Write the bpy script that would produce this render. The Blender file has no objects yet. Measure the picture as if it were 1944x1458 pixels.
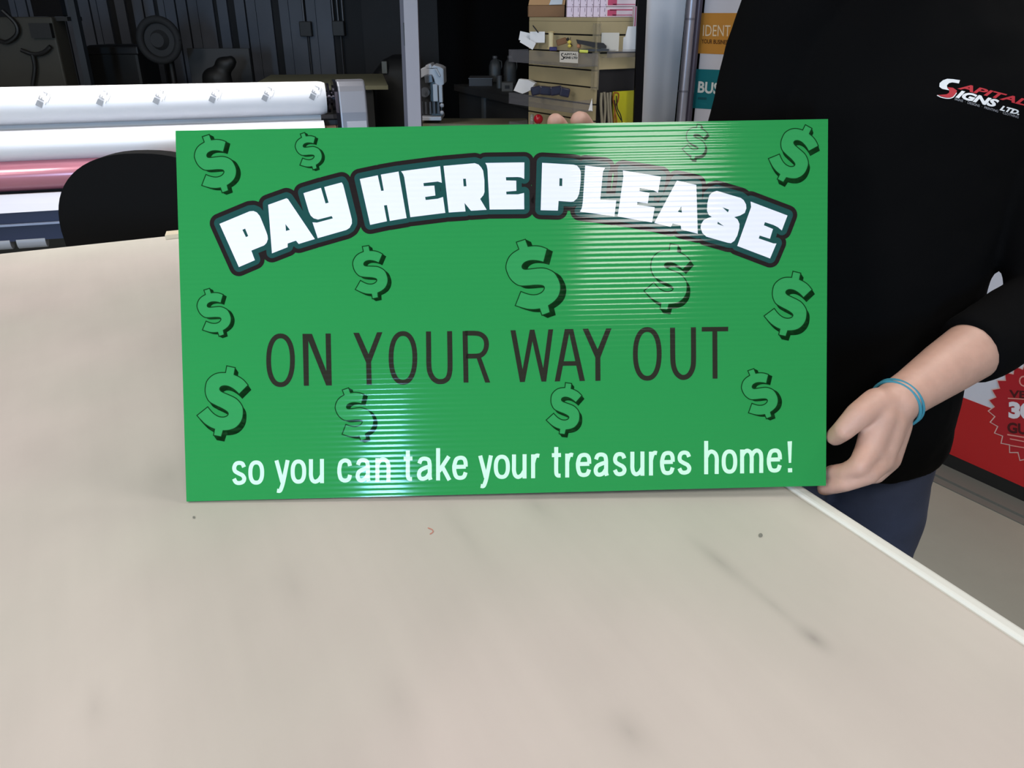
import bpy, bmesh, math, random
from mathutils import Vector, Matrix
from mathutils.geometry import tessellate_polygon
random.seed(7)
S = bpy.context.scene
COL = S.collection
PI = math.pi

# ------------------------------------------------------------ camera
F_PX, PITCH = 1500.0, math.radians(25)
CAM = Vector((0, 0, 1.47))
TZ = 0.92                      # table top height
cam = bpy.data.cameras.new('camera')
cam.sensor_width = 36
cam.lens = F_PX / 1944 * 36
cam.clip_start = 0.02
co = bpy.data.objects.new('camera', cam)
COL.objects.link(co)
co.location = CAM
co.rotation_euler = (PI/2 - PITCH, 0, 0)
S.camera = co
# ------------------------------------------------------------ world, light, exposure
S.view_settings.view_transform = 'Standard'
S.view_settings.look = 'None'
S.view_settings.gamma = 1
S.view_settings.use_curve_mapping = False
S.view_settings.exposure = -0.10
W = bpy.data.worlds.new('world'); S.world = W; W.use_nodes = True
W.node_tree.nodes['Background'].inputs[0].default_value = (0.95, 0.97, 1, 1)
W.node_tree.nodes['Background'].inputs[1].default_value = 0.25

def area(name, loc, target, sx, sy, power, col=(1, 1, 1), spread=180):
    l = bpy.data.lights.new(name, 'AREA')
    l.shape = 'RECTANGLE'; l.size = sx; l.size_y = sy
    l.energy = power; l.color = col; l.spread = math.radians(spread)
    o = bpy.data.objects.new(name, l); COL.objects.link(o)
    o.location = loc
    d = Vector(target) - Vector(loc)
    q = d.to_track_quat('-Z', 'Y')
    o.rotation_euler = q.to_euler()
    return o
CEIL = 3.1
TROFFERS = [(0.74, -1.45, 62), (-2.35, -1.45, 72), (-1.35, 3.1, 21), (1.35, 1.5, 24), (-2.1, 0.75, 34)]  # last two are unseen fills, added to brighten display wall and table
for x, y, p in TROFFERS:
    area('troffer_light', (x, y, CEIL-0.075), (x, y, 0), 0.56, 1.16, p, (1, 0.975, 0.94), 75 if y > 2 else 180)
area('daylight', (-0.77, -3.93, 1.46), (-0.77, 5, 1.46), 0.27, 1.25, 25, (0.36, 0.66, 1.0), 70)
area('daylight_fill', (-3.45, -3.93, 1.7), (-3.45, 5, 1.4), 1.5, 1.1, 60, (0.93, 0.96, 1.0))  # soft fill added through an unseen window, clear of the sign's reflections

# ------------------------------------------------------------ helpers
def V(*a): return Vector(a)
FW = V(0, math.cos(PITCH), -math.sin(PITCH)); RT = V(1, 0, 0); DN = V(0, -math.sin(PITCH), -math.cos(PITCH))
def ray(u, v): return FW + RT*((u-972)/F_PX) + DN*((v-729)/F_PX)
def P(u, v, t): return CAM + ray(u, v)*t
def PZ(u, v, z):
    r = ray(u, v); return CAM + r*((z-CAM.z)/r.z)
def PY(u, v, y):
    r = ray(u, v); return CAM + r*((y-CAM.y)/r.y)
class Plane:
    def __init__(s, o, n, up=None):
        s.o = V(*o); s.n = V(*n).normalized()
        if s.n.dot(CAM - s.o) < 0: s.n = -s.n
    def m(s, u, v, h=0):
        r = ray(u, v); o = s.o + s.n*h
        return CAM + r*((o-CAM).dot(s.n)/r.dot(s.n))

def lin(c):
    c = c/255
    return c/12.92 if c <= .04045 else ((c+.055)/1.055)**2.4
MATS = {}
def mat(name, rgb, rough=0.6, metal=0, noise=0, nscale=8, spec=0.5, bump=0, bscale=60, emit=0, alpha=1, trans=0, stretch=None, coat=0):
    if name in MATS: return MATS[name]
    m = bpy.data.materials.new(name); m.use_nodes = True
    nt = m.node_tree; b = nt.nodes['Principled BSDF']
    c = tuple(lin(x) for x in rgb)
    b.inputs['Base Color'].default_value = (*c, 1)
    b.inputs['Roughness'].default_value = rough
    b.inputs['Metallic'].default_value = metal
    b.inputs['Specular IOR Level'].default_value = spec
    b.inputs['Coat Weight'].default_value = coat
    if trans: b.inputs['Transmission Weight'].default_value = trans; b.inputs['IOR'].default_value = 1.2
    if alpha < 1: b.inputs['Alpha'].default_value = alpha
    if emit:
        b.inputs['Emission Color'].default_value = (*c, 1); b.inputs['Emission Strength'].default_value = emit
    if noise or bump:
        tc = nt.nodes.new('ShaderNodeNewGeometry')
        mp = nt.nodes.new('ShaderNodeMapping'); nt.links.new(tc.outputs['Position'], mp.inputs[0])
        if stretch: mp.inputs['Rotation'].default_value = (0, 0, stretch[1]); mp.inputs['Scale'].default_value = stretch[0]
        if noise:
            n = nt.nodes.new('ShaderNodeTexNoise'); n.inputs['Scale'].default_value = nscale; n.inputs['Detail'].default_value = 6
            n.inputs['Roughness'].default_value = 0.6
            nt.links.new(mp.outputs[0], n.inputs['Vector'])
            r = nt.nodes.new('ShaderNodeMapRange')
            r.inputs['From Min'].default_value = .25; r.inputs['From Max'].default_value = .75
            r.inputs['To Min'].default_value = 1-noise; r.inputs['To Max'].default_value = 1+noise
            nt.links.new(n.outputs['Fac'], r.inputs['Value'])
            mx = nt.nodes.new('ShaderNodeVectorMath'); mx.operation = 'SCALE'; mx.inputs[0].default_value = c
            nt.links.new(r.outputs[0], mx.inputs['Scale']); nt.links.new(mx.outputs[0], b.inputs['Base Color'])
        if bump:
            n = nt.nodes.new('ShaderNodeTexNoise'); n.inputs['Scale'].default_value = bscale; n.inputs['Detail'].default_value = 4
            nt.links.new(mp.outputs[0], n.inputs['Vector'])
            bp = nt.nodes.new('ShaderNodeBump'); bp.inputs['Strength'].default_value = 0.6; bp.inputs['Distance'].default_value = bump
            nt.links.new(n.outputs['Fac'], bp.inputs['Height']); nt.links.new(bp.outputs[0], b.inputs['Normal'])
    MATS[name] = m
    return m

class MB:
    def __init__(s): s.v = []; s.f = []; s.m = []; s.mats = []; s.cur = 0
    def use(s, m):
        if m not in s.mats: s.mats.append(m)
        s.cur = s.mats.index(m); return s
    def add(s, vs, fs):
        o = len(s.v); s.v += [Vector(x) for x in vs]
        for f in fs: s.f.append([i+o for i in f]); s.m.append(s.cur)
        return s
    def box(s, c, d, ax=None):
        c = Vector(c); X, Y, Z = ax if ax else (V(1,0,0), V(0,1,0), V(0,0,1))
        vs = [c + X*(d[0]/2*i) + Y*(d[1]/2*j) + Z*(d[2]/2*k) for i in (-1,1) for j in (-1,1) for k in (-1,1)]
        return s.add(vs, [(0,1,3,2),(4,6,7,5),(0,4,5,1),(2,3,7,6),(0,2,6,4),(1,5,7,3)])
    def tube(s, ps, rs, n=16, caps=True, sq=None):
        ps = [Vector(p) for p in ps]
        if not hasattr(rs, '__len__'): rs = [rs]*len(ps)
        o = len(s.v); nrm = None
        for i, p in enumerate(ps):
            t = (ps[min(i+1, len(ps)-1)] - ps[max(i-1, 0)]).normalized()
            if nrm is None: nrm = t.orthogonal().normalized() if abs(t.z) > .95 or True else None
            nrm = (nrm - t*nrm.dot(t)).normalized(); b = t.cross(nrm)
            for k in range(n):
                a = 2*PI*k/n; s.v.append(p + (nrm*math.cos(a) + b*math.sin(a))*rs[i])
        for i in range(len(ps)-1):
            for k in range(n):
                s.f.append([o+i*n+k, o+i*n+(k+1)%n, o+(i+1)*n+(k+1)%n, o+(i+1)*n+k]); s.m.append(s.cur)
        if caps:
            s.f.append([o+k for k in range(n)][::-1]); s.m.append(s.cur)
            s.f.append([o+(len(ps)-1)*n+k for k in range(n)]); s.m.append(s.cur)
        return s
    def sph(s, c, r, n=14, sc=(1,1,1), ax=None):
        c = Vector(c); X, Y, Z = ax if ax else (V(1,0,0), V(0,1,0), V(0,0,1))
        vs = []; fs = []; m = n//2+1
        for i in range(1, m):
            th = PI*i/m
            for k in range(n):
                a = 2*PI*k/n
                vs.append(c + X*(r*sc[0]*math.sin(th)*math.cos(a)) + Y*(r*sc[1]*math.sin(th)*math.sin(a)) + Z*(r*sc[2]*math.cos(th)))
        top = len(vs); vs += [c+Z*(r*sc[2]), c-Z*(r*sc[2])]
        for i in range(m-2):
            for k in range(n): fs.append((i*n+k, (i+1)*n+k, (i+1)*n+(k+1)%n, i*n+(k+1)%n))
        for k in range(n): fs.append((top, k, (k+1)%n)); fs.append((top+1, (m-2)*n+(k+1)%n, (m-2)*n+k))
        return s.add(vs, fs)
    def cap(s, a, b, ra, rb, n=16):
        s.tube([a, b], [ra, rb], n); s.sph(a, ra, n); s.sph(b, rb, n); return s
    def chain(s, pts, n=16):          # [(p, r), ...]
        for (a, ra), (b, rb) in zip(pts, pts[1:]): s.cap(a, b, ra, rb, n)
        return s
    def loft(s, rings, n=40, e=2.0, caps=True):   # (center, rx, ry) horizontal rings
        o = len(s.v)
        for c, rx, ry in rings:
            c = Vector(c)
            for k in range(n):
                a = 2*PI*k/n; ca, sa = math.cos(a), math.sin(a)
                s.v.append(c + V(rx*math.copysign(abs(ca)**(2/e), ca), ry*math.copysign(abs(sa)**(2/e), sa), 0))
        for i in range(len(rings)-1):
            for k in range(n):
                s.f.append([o+i*n+k, o+i*n+(k+1)%n, o+(i+1)*n+(k+1)%n, o+(i+1)*n+k]); s.m.append(s.cur)
        if caps:
            s.f.append([o+k for k in range(n)][::-1]); s.m.append(s.cur)
            s.f.append([o+(len(rings)-1)*n+k for k in range(n)]); s.m.append(s.cur)
        return s
    def prism(s, loop, dvec):          # loop: 3-D points, extruded by dvec
        n = len(loop); tri = tessellate_polygon([[Vector(p) for p in loop]])
        vs = [Vector(p) for p in loop] + [Vector(p)+dvec for p in loop]
        fs = [tuple(t) for t in tri] + [tuple(i+n for i in t)[::-1] for t in tri] + [(i, (i+1)%n, (i+1)%n+n, i+n) for i in range(n)]
        return s.add(vs, fs)
    def build(s, name, m=None, parent=None, smooth=False, fix=True):
        me = bpy.data.meshes.new(name)
        if parent is not None:
            off = parent.matrix_world.translation.copy() if False else Vector(parent['_w'])
        else:
            xs = [v.x for v in s.v]; ys = [v.y for v in s.v]; zs = [v.z for v in s.v]
            off = V((min(xs)+max(xs))/2, (min(ys)+max(ys))/2, min(zs))
        me.from_pydata([tuple(v-off) for v in s.v], [], s.f)
        if m is not None: me.materials.append(m)
        else:
            for q in s.mats: me.materials.append(q)
            me.polygons.foreach_set('material_index', s.m)
        if fix:
            bm = bmesh.new(); bm.from_mesh(me); bmesh.ops.recalc_face_normals(bm, faces=bm.faces); bm.to_mesh(me); bm.free()
        if smooth:
            me.polygons.foreach_set('use_smooth', [True]*len(me.polygons))
            try: me.set_sharp_from_angle(angle=math.radians(smooth if smooth is not True else 45))
            except Exception: pass
        o = bpy.data.objects.new(name, me); COL.objects.link(o)
        if parent is not None: o.parent = parent; o['_w'] = tuple(parent['_w'])
        else: o.location = off; o['_w'] = tuple(off)
        return o
def tag(o, label, cat, group=None, kind=None):
    if label: o['label'] = label
    if cat: o['category'] = cat
    if group: o['group'] = group
    if kind: o['kind'] = kind
    return o
def thing(name, loc, label, cat, group=None):
    o = bpy.data.objects.new(name, None); COL.objects.link(o); o.location = loc; o['_w'] = tuple(loc)
    o.empty_display_size = .05
    return tag(o, label, cat, group)
def struct(name, mb, m=None, parent=None, smooth=False):
    o = mb.build(name, m, parent, smooth)
    o['kind'] = 'structure'
    return o
def dup(root, dloc, label=None, rot=None):
    r = root.copy(); COL.objects.link(r); r.location = root.location + Vector(dloc)
    r['_w'] = tuple(r.location)
    if label: r['label'] = label
    if rot is not None: r.rotation_euler = rot
    for ch in list(root.children):
        c = ch.copy(); COL.objects.link(c); c.parent = r
        for g in list(ch.children):
            d = g.copy(); COL.objects.link(d); d.parent = c
    return r
def bevel(o, w=.004, seg=2):
    b = o.modifiers.new('bevel', 'BEVEL'); b.width = w; b.segments = seg; b.limit_method = 'ANGLE'; b.angle_limit = math.radians(50)
    return o
def remesh(o, vox, smooth=4, fac=.5):
    r = o.modifiers.new('remesh', 'REMESH'); r.mode = 'VOXEL'; r.voxel_size = vox; r.use_smooth_shade = True
    sm = o.modifiers.new('smooth', 'SMOOTH'); sm.factor = fac; sm.iterations = smooth
    return o

def cr(pts, n=6, closed=False):        # catmull-rom through 2-D or 3-D points
    pts = [Vector(p) for p in pts]; N = len(pts); out = []
    rng = range(N if closed else N-1)
    for i in rng:
        p1, p2 = pts[i], pts[(i+1) % N]
        p0 = pts[(i-1) % N] if closed or i > 0 else p1*2-p2
        p3 = pts[(i+2) % N] if closed or i+2 < N else p2*2-p1
        for k in range(n):
            t = k/n
            out.append(((p1*2) + (p2-p0)*t + (p0*2-p1*5+p2*4-p3)*t*t + (p1*3-p0-p2*3+p3)*t**3)*.5)
    if not closed: out.append(pts[-1])
    return out
# 2-D art: lists of polygons in photo pixels placed on a real plane
def ribbon(pts, w, closed=False):      # -> list of quads (2-D)
    pts = [Vector(p) for p in pts]; N = len(pts); L = []; R = []
    for i in range(N):
        a = pts[(i-1) % N] if closed or i > 0 else None; b = pts[(i+1) % N] if closed or i < N-1 else None
        d1 = (pts[i]-a).normalized() if a is not None and (pts[i]-a).length > 1e-9 else None
        d2 = (b-pts[i]).normalized() if b is not None and (b-pts[i]).length > 1e-9 else None
        d1 = d1 or d2; d2 = d2 or d1
        n1 = V(-d1.y, d1.x); n2 = V(-d2.y, d2.x); m = (n1+n2)
        m = m.normalized() if m.length > 1e-6 else n1
        k = min(1/max(m.dot(n1), .2), 2.0)
        L.append(pts[i]+m*k*w/2); R.append(pts[i]-m*k*w/2)
    return [[L[i], L[(i+1) % N], R[(i+1) % N], R[i]] for i in range(N if closed else N-1)]
def put(mb, pl, polys, h):
    for q in polys:
        vs = [pl.m(p[0], p[1], h) for p in q]
        if len(q) <= 4: mb.add(vs, [tuple(range(len(q)))])
        else: mb.add(vs, [tuple(t) for t in tessellate_polygon([[Vector((p[0], p[1], 0)) for p in q]])])
def put_holes(mb, pl, outer, holes, h):
    loops = [[Vector((p[0], p[1], 0)) for p in outer]] + [[Vector((p[0], p[1], 0)) for p in q] for q in holes]
    flat = [p for l in loops for p in l]
    mb.add([pl.m(p.x, p.y, h) for p in flat], [tuple(t) for t in tessellate_polygon(loops)])
def disc(c, r, n=20): return [(c[0]+r*math.cos(2*PI*k/n), c[1]+r*math.sin(2*PI*k/n)) for k in range(n)]
def tri_clean(mb): return mb
_txt = {}
def text_shape(s, bold=0, shear=0):
    key = (s, bold, shear)
    if key in _txt: return _txt[key]
    cu = bpy.data.curves.new('tmp', 'FONT'); cu.body = s; cu.size = 1; cu.resolution_u = 3; cu.offset = bold; cu.shear = shear
    o = bpy.data.objects.new('tmp', cu); COL.objects.link(o)
    dg = bpy.context.evaluated_depsgraph_get(); me = o.evaluated_get(dg).to_mesh()
    vs = [Vector((v.co.x, v.co.y)) for v in me.vertices]; fs = [tuple(p.vertices) for p in me.polygons]
    o.evaluated_get(dg).to_mesh_clear()
    bpy.data.objects.remove(o); bpy.data.curves.remove(cu)
    _txt[key] = (vs, fs); return vs, fs
def text(mb, pl, s, bl, br, up, h=.001, bold=0, shear=0, cap=None):
    """letters whose baseline runs from bl to br (pixels); up is the vector from baseline to cap height"""
    vs, fs = text_shape(s, bold, shear)
    x0 = min(v.x for v in vs); x1 = max(v.x for v in vs); y1 = cap or max(v.y for v in vs)
    bl = V(*bl); br = V(*br); up = V(*up)
    out = []
    for v in vs:
        p = bl + (br-bl)*((v.x-x0)/(x1-x0)) + up*(v.y/y1)
        out.append(pl.m(p.x, p.y, h))
    mb.add(out, fs)

# ------------------------------------------------------------ materials
GREEN = (42, 135, 70)
def sign_mat(name, rgb, rough=.085):
    m = mat(name, rgb, rough, spec=.18)
    nt = m.node_tree; b = nt.nodes['Principled BSDF']
    g = nt.nodes.new('ShaderNodeNewGeometry')
    d = nt.nodes.new('ShaderNodeVectorMath'); d.operation = 'DOT_PRODUCT'; d.inputs[1].default_value = tuple(SY)
    nt.links.new(g.outputs['Position'], d.inputs[0])
    k = nt.nodes.new('ShaderNodeMath'); k.operation = 'MULTIPLY'; k.inputs[1].default_value = 2*PI/.0064
    nt.links.new(d.outputs['Value'], k.inputs[0])
    s = nt.nodes.new('ShaderNodeMath'); s.operation = 'SINE'; nt.links.new(k.outputs[0], s.inputs[0])
    bp = nt.nodes.new('ShaderNodeBump'); bp.inputs['Strength'].default_value = 1; bp.inputs['Distance'].default_value = .00007
    nt.links.new(s.outputs[0], bp.inputs['Height']); nt.links.new(bp.outputs[0], b.inputs['Normal'])
    return m

# ------------------------------------------------------------ room
struct('floor', MB().box((-.5, 1.2, -.05), (8.2, 11, .1)), mat('concrete', (148, 146, 134), .55, noise=.10, nscale=1.7, bump=.001, bscale=30))
struct('ceiling', MB().box((-.5, 1.2, CEIL+.05), (8.2, 11, .1)), mat('ceiling_paint', (120, 120, 118), .9, noise=.03))
WBY = 6.3
wb = MB().use(mat('wall_gap_dark', (22, 23, 27), .8)).box((-.5, WBY+.05, 1.55), (8.2, .1, 3.1))
xg, xk = PY(690, 60, WBY).x, PY(832, 60, WBY).x
wb.use(mat('dark_grey_panel', (34, 34, 37), .8, noise=.1)).box(((xg+xk)/2, WBY-.005, 1.55), (xk-xg, .03, 3.1))
wb.use(mat('black_panel', (9, 9, 10), .95, spec=.1)).box(((xk+3.4)/2, WBY-.006, 1.55), (3.4-xk, .03, 3.1))
wb.use(mat('ribbed_panel', (76, 80, 91), .6, noise=.22, nscale=1.6))
x = -3.6
while x < xg-.2:
    w = random.choice((.07, .12, .18)); wb.box((x+w/2, WBY-.012, 1.55), (w, .03, 3.1))
    if w > .1: wb.box((x+w*.35, WBY-.03, 1.55), (.012, .02, 3.1))
    x += w + random.choice((.012, .03, .055))
struct('wall_back', wb)
wallp = mat('side_wall_paint', (70, 70, 70), .85, noise=.05)
struct('wall_left', MB().box((-4.55, 1.2, 1.55), (.1, 11, 3.1)), wallp)
struct('wall_right', MB().box((3.55, 1.2, 1.55), (.1, 11, 3.1)), mat('right_wall_paint', (168, 168, 165), .85, noise=.05))
wf = MB()
wf.box((-4.375, -4.05, 1.55), (.25, .1, 3.1)); wf.box((-1.835, -4.05, 1.55), (1.63, .1, 3.1)); wf.box((1.49, -4.05, 1.55), (4.02, .1, 3.1))
wf.box((-.77, -4.05, 2.62), (.5, .1, .96)); wf.box((-3.45, -4.05, .55), (1.6, .1, 1.1)); wf.box((-3.45, -4.05, 2.7), (1.6, .1, .8))
struct('wall_front', wf, mat('front_wall_paint', (170, 168, 160), .85, noise=.05))
glass = mat('glass', (235, 245, 250), .05, alpha=.12)
fr = mat('door_frame', (90, 92, 95), .4, .6)
d = struct('door_1', MB().box((-.995, -4.05, 1.07), (.05, .05, 2.14)).box((-.545, -4.05, 1.07), (.05, .05, 2.14)).box((-.77, -4.05, .1), (.4, .05, .2)).box((-.77, -4.05, 2.115), (.4, .05, .05)), fr)
d2 = MB().box((-.77, -4.05, 1.145), (.4, .01, 1.89)).build('door_glass', glass, d)
w_ = struct('fill_window_1', MB().box((-4.22, -4.05, 1.7), (.06, .06, 1.2)).box((-2.68, -4.05, 1.7), (.06, .06, 1.2)).box((-3.45, -4.05, 1.13), (1.48, .06, .06)).box((-3.45, -4.05, 2.27), (1.48, .06, .06)), fr)  # unseen window, added to carry the soft fill light
MB().box((-3.45, -4.05, 1.7), (1.48, .01, 1.1)).build('fill_window_pane', glass, w_)
NM = ['above the person side of the room behind the table', 'on the other side of the room behind the table', 'over the wide printer', 'above the display wall, added to brighten it', 'above the open end of the work table, added as fill light']
for (x, y, p), w in zip(TROFFERS, NM):
    t = thing('ceiling_light', (x, y, CEIL-.07), 'white fluorescent troffer on the ceiling '+w, 'ceiling light', None)
    MB().box((x-.3, y, CEIL-.035), (.02, 1.24, .07)).box((x+.3, y, CEIL-.035), (.02, 1.24, .07)).box((x, y-.61, CEIL-.035), (.58, .02, .07)).box((x, y+.61, CEIL-.035), (.58, .02, .07)).build('housing', mat('white_enamel', (225, 225, 222), .4), t)
    MB().box((x, y, CEIL-.045), (.58, 1.2, .01)).build('diffuser', mat('diffuser', (255, 250, 240), .5, emit=3), t)

# ------------------------------------------------------------ table
C0 = V(-.424, 2.412, TZ); TU = V(.919, -1.826, 0).normalized(); TN = V(TU.y, -TU.x, 0)   # TU along the side edge, TN towards the far side
if TN.x > 0: TN = -TN
TW, TL = 1.22, 2.44
def tp(a, b, z=0): return C0 + TU*a + TN*b + V(0, 0, z)
tc = tp(TL/2, TW/2)
tbl = thing('work_table', (tc.x, tc.y, 0), 'large pale plywood work table filling the foreground under the green sign', 'table')
AX = (TU, TN, V(0, 0, 1))
tm = mat('plywood_top', (198, 188, 177), .72, spec=.3)
def table_nodes():
    nt = tm.node_tree; b = nt.nodes['Principled BSDF']; N = nt.nodes.new; Lk = nt.links.new
    geo = N('ShaderNodeNewGeometry')
    def noise(rot, scale, sc, lo, hi, det=5):
        mp = N('ShaderNodeMapping'); mp.vector_type = 'TEXTURE'; mp.inputs['Rotation'].default_value = (0, 0, rot); mp.inputs['Scale'].default_value = scale
        Lk(geo.outputs['Position'], mp.inputs[0]); n = N('ShaderNodeTexNoise'); n.inputs['Scale'].default_value = sc; n.inputs['Detail'].default_value = det
        Lk(mp.outputs[0], n.inputs['Vector']); m = N('ShaderNodeMapRange'); m.inputs['From Min'].default_value = .3; m.inputs['From Max'].default_value = .7
        m.inputs['To Min'].default_value = lo; m.inputs['To Max'].default_value = hi; Lk(n.outputs['Fac'], m.inputs['Value']); return m.outputs[0]
    ang = math.atan2(TU.y, TU.x)
    cur = None
    def mul(a, bb):
        m = N('ShaderNodeMath'); m.operation = 'MULTIPLY'; Lk(a, m.inputs[0]); Lk(bb, m.inputs[1]); return m.outputs[0]
    cur = mul(noise(ang, (2.2, .7, 1), 3.0, .93, 1.05), noise(ang+.9, (1, 1.6, 1), 7.5, .965, 1.03))
    cur = mul(cur, noise(ang, (6, .35, 1), 14, .985, 1.012))
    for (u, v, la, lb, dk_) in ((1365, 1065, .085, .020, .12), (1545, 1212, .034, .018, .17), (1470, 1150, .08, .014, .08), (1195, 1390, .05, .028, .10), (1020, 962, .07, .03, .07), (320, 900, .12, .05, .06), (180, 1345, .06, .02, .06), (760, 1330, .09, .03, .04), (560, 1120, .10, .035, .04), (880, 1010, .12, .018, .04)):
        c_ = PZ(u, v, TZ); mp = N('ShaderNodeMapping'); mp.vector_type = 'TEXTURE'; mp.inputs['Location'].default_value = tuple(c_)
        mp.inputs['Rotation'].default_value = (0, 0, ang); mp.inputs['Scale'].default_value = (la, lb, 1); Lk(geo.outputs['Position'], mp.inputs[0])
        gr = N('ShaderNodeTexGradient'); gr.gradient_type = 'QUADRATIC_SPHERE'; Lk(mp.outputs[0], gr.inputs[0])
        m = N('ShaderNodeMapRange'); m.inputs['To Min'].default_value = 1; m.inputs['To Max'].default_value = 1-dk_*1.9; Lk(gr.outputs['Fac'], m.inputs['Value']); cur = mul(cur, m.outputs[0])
    hue = noise(.3, (1, 1, 1), 1.6, 0, 1, 2)
    mx = N('ShaderNodeMix'); mx.data_type = 'RGBA'; mx.inputs[6].default_value = (*[lin(q) for q in (194, 181, 176)], 1); mx.inputs[7].default_value = (*[lin(q) for q in (184, 180, 170)], 1)
    Lk(hue, mx.inputs[0]); sc = N('ShaderNodeVectorMath'); sc.operation = 'SCALE'; Lk(mx.outputs[2], sc.inputs[0]); Lk(cur, sc.inputs['Scale']); Lk(sc.outputs[0], b.inputs['Base Color'])
table_nodes()
mb = MB().use(tm).box(tc - V(0, 0, .02), (TL, TW, .04), AX)
mark = mat('red_mark', (196, 120, 105), .7); speck = mat('grey_speck', (120, 118, 112), .7); scuff = mat('scuff', (176, 166, 156), .7)
def flat_px(mb, pts, z=.0006): mb.add([PZ(u, v, TZ+z) for u, v in pts], [tuple(range(len(pts)))])
mb.use(mark)
for q in ribbon(cr([(812, 1002), (820, 1005), (822, 1010), (816, 1014)], 3), 1.6): flat_px(mb, q)
mb.use(speck); flat_px(mb, disc((1444, 1016), 4, 10)); flat_px(mb, disc((368, 982), 2.5, 8))
top = mb.build('tabletop', None, tbl); bevel(top, .006, 3)
ed = mat('white_edge_band', (212, 211, 205), .45)
mb = MB()
e0 = tp(-.004, -.0085, -.0190); mb.box(tp(TL/2, -.009, -.0185), (TL+.02, .02, .041), AX); mb.box(tp(TL/2, TW+.009, -.0185), (TL+.02, .02, .041), AX)
bevel(mb.build('edge_band', ed, tbl), .006, 3)['label'] = 'white side edge strip'
lg = mat('leg_paint', (92, 92, 96), .5, .3)
for a in (.1, TL-.1):
    for b in (.1, TW-.1):
        MB().box(tp(a, b, -.04-.44), (.07, .07, .88), AX).build('leg', lg, tbl)
MB().box(tp(TL/2, .1, -.09), (TL-.27, .03, .1), AX).box(tp(TL/2, TW-.1, -.09), (TL-.27, .03, .1), AX).box(tp(.1, TW/2, -.09), (.03, TW-.27, .1), AX).box(tp(TL-.1, TW/2, -.09), (.03, TW-.27, .1), AX).build('apron', lg, tbl)
MB().box(tp(TL/2, TW/2, -.70), (TL-.27, TW-.12, .02), AX).build('lower_shelf', mat('shelf_board', (150, 138, 120), .7), tbl)
# small pale wooden strip lying at the far edge
q = [PZ(313, 447, TZ+.012), PZ(345, 443, TZ+.012), PZ(345, 436, TZ+.012), PZ(316, 439, TZ+.012)]
tag(MB().prism(q, V(0, 0, -.0115)).build('wood_strip', mat('pale_wood', (200, 188, 165), .6)), 'short pale wooden strip lying on the far edge of the table beside the black chair', 'wood strip')

# ------------------------------------------------------------ sign
q = [(333, 248), (1572, 226), (1568, 922), (354, 952)]
rr = [ray(*a) for a in q]
M = Matrix((rr[0], -rr[1], rr[2])).transposed()
dd = M.inverted() @ rr[3]; dd = [dd[0], dd[1], dd[2], 1.0]
sc = (TZ+.0024-CAM.z)/rr[3].z
CR = [CAM + rr[i]*dd[i]*sc for i in range(4)]
SX = (CR[2]-CR[3]).normalized(); SN = (CR[0]-CR[3]).cross(SX).normalized()
if SN.dot(CAM-CR[3]) < 0: SN = -SN
SY = SN.cross(SX).normalized()
if SY.z < 0: SY = -SY
SP = Plane(CR[3], SN)
sroot = thing('sign', tuple((CR[2]+CR[3])/2), 'bright green corrugated plastic sign reading PAY HERE PLEASE, held upright on the table', 'sign')
pm = sign_mat('sign_green', GREEN)
MB().prism([CR[0], CR[1], CR[2], CR[3]], -SN*.004).build('panel', pm, sroot)
blk = sign_mat('sign_black', (36, 30, 30)); teal = sign_mat('sign_teal', (32, 72, 68)); wht = sign_mat('sign_white', (226, 224, 234)); dol = sign_mat('sign_green_light', (50, 141, 79)); dkg = sign_mat('sign_dark_green', (18, 58, 26)); dk2 = sign_mat('sign_text_dark', (42, 42, 34)); cream = sign_mat('sign_white_text', (196, 230, 204))

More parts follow.
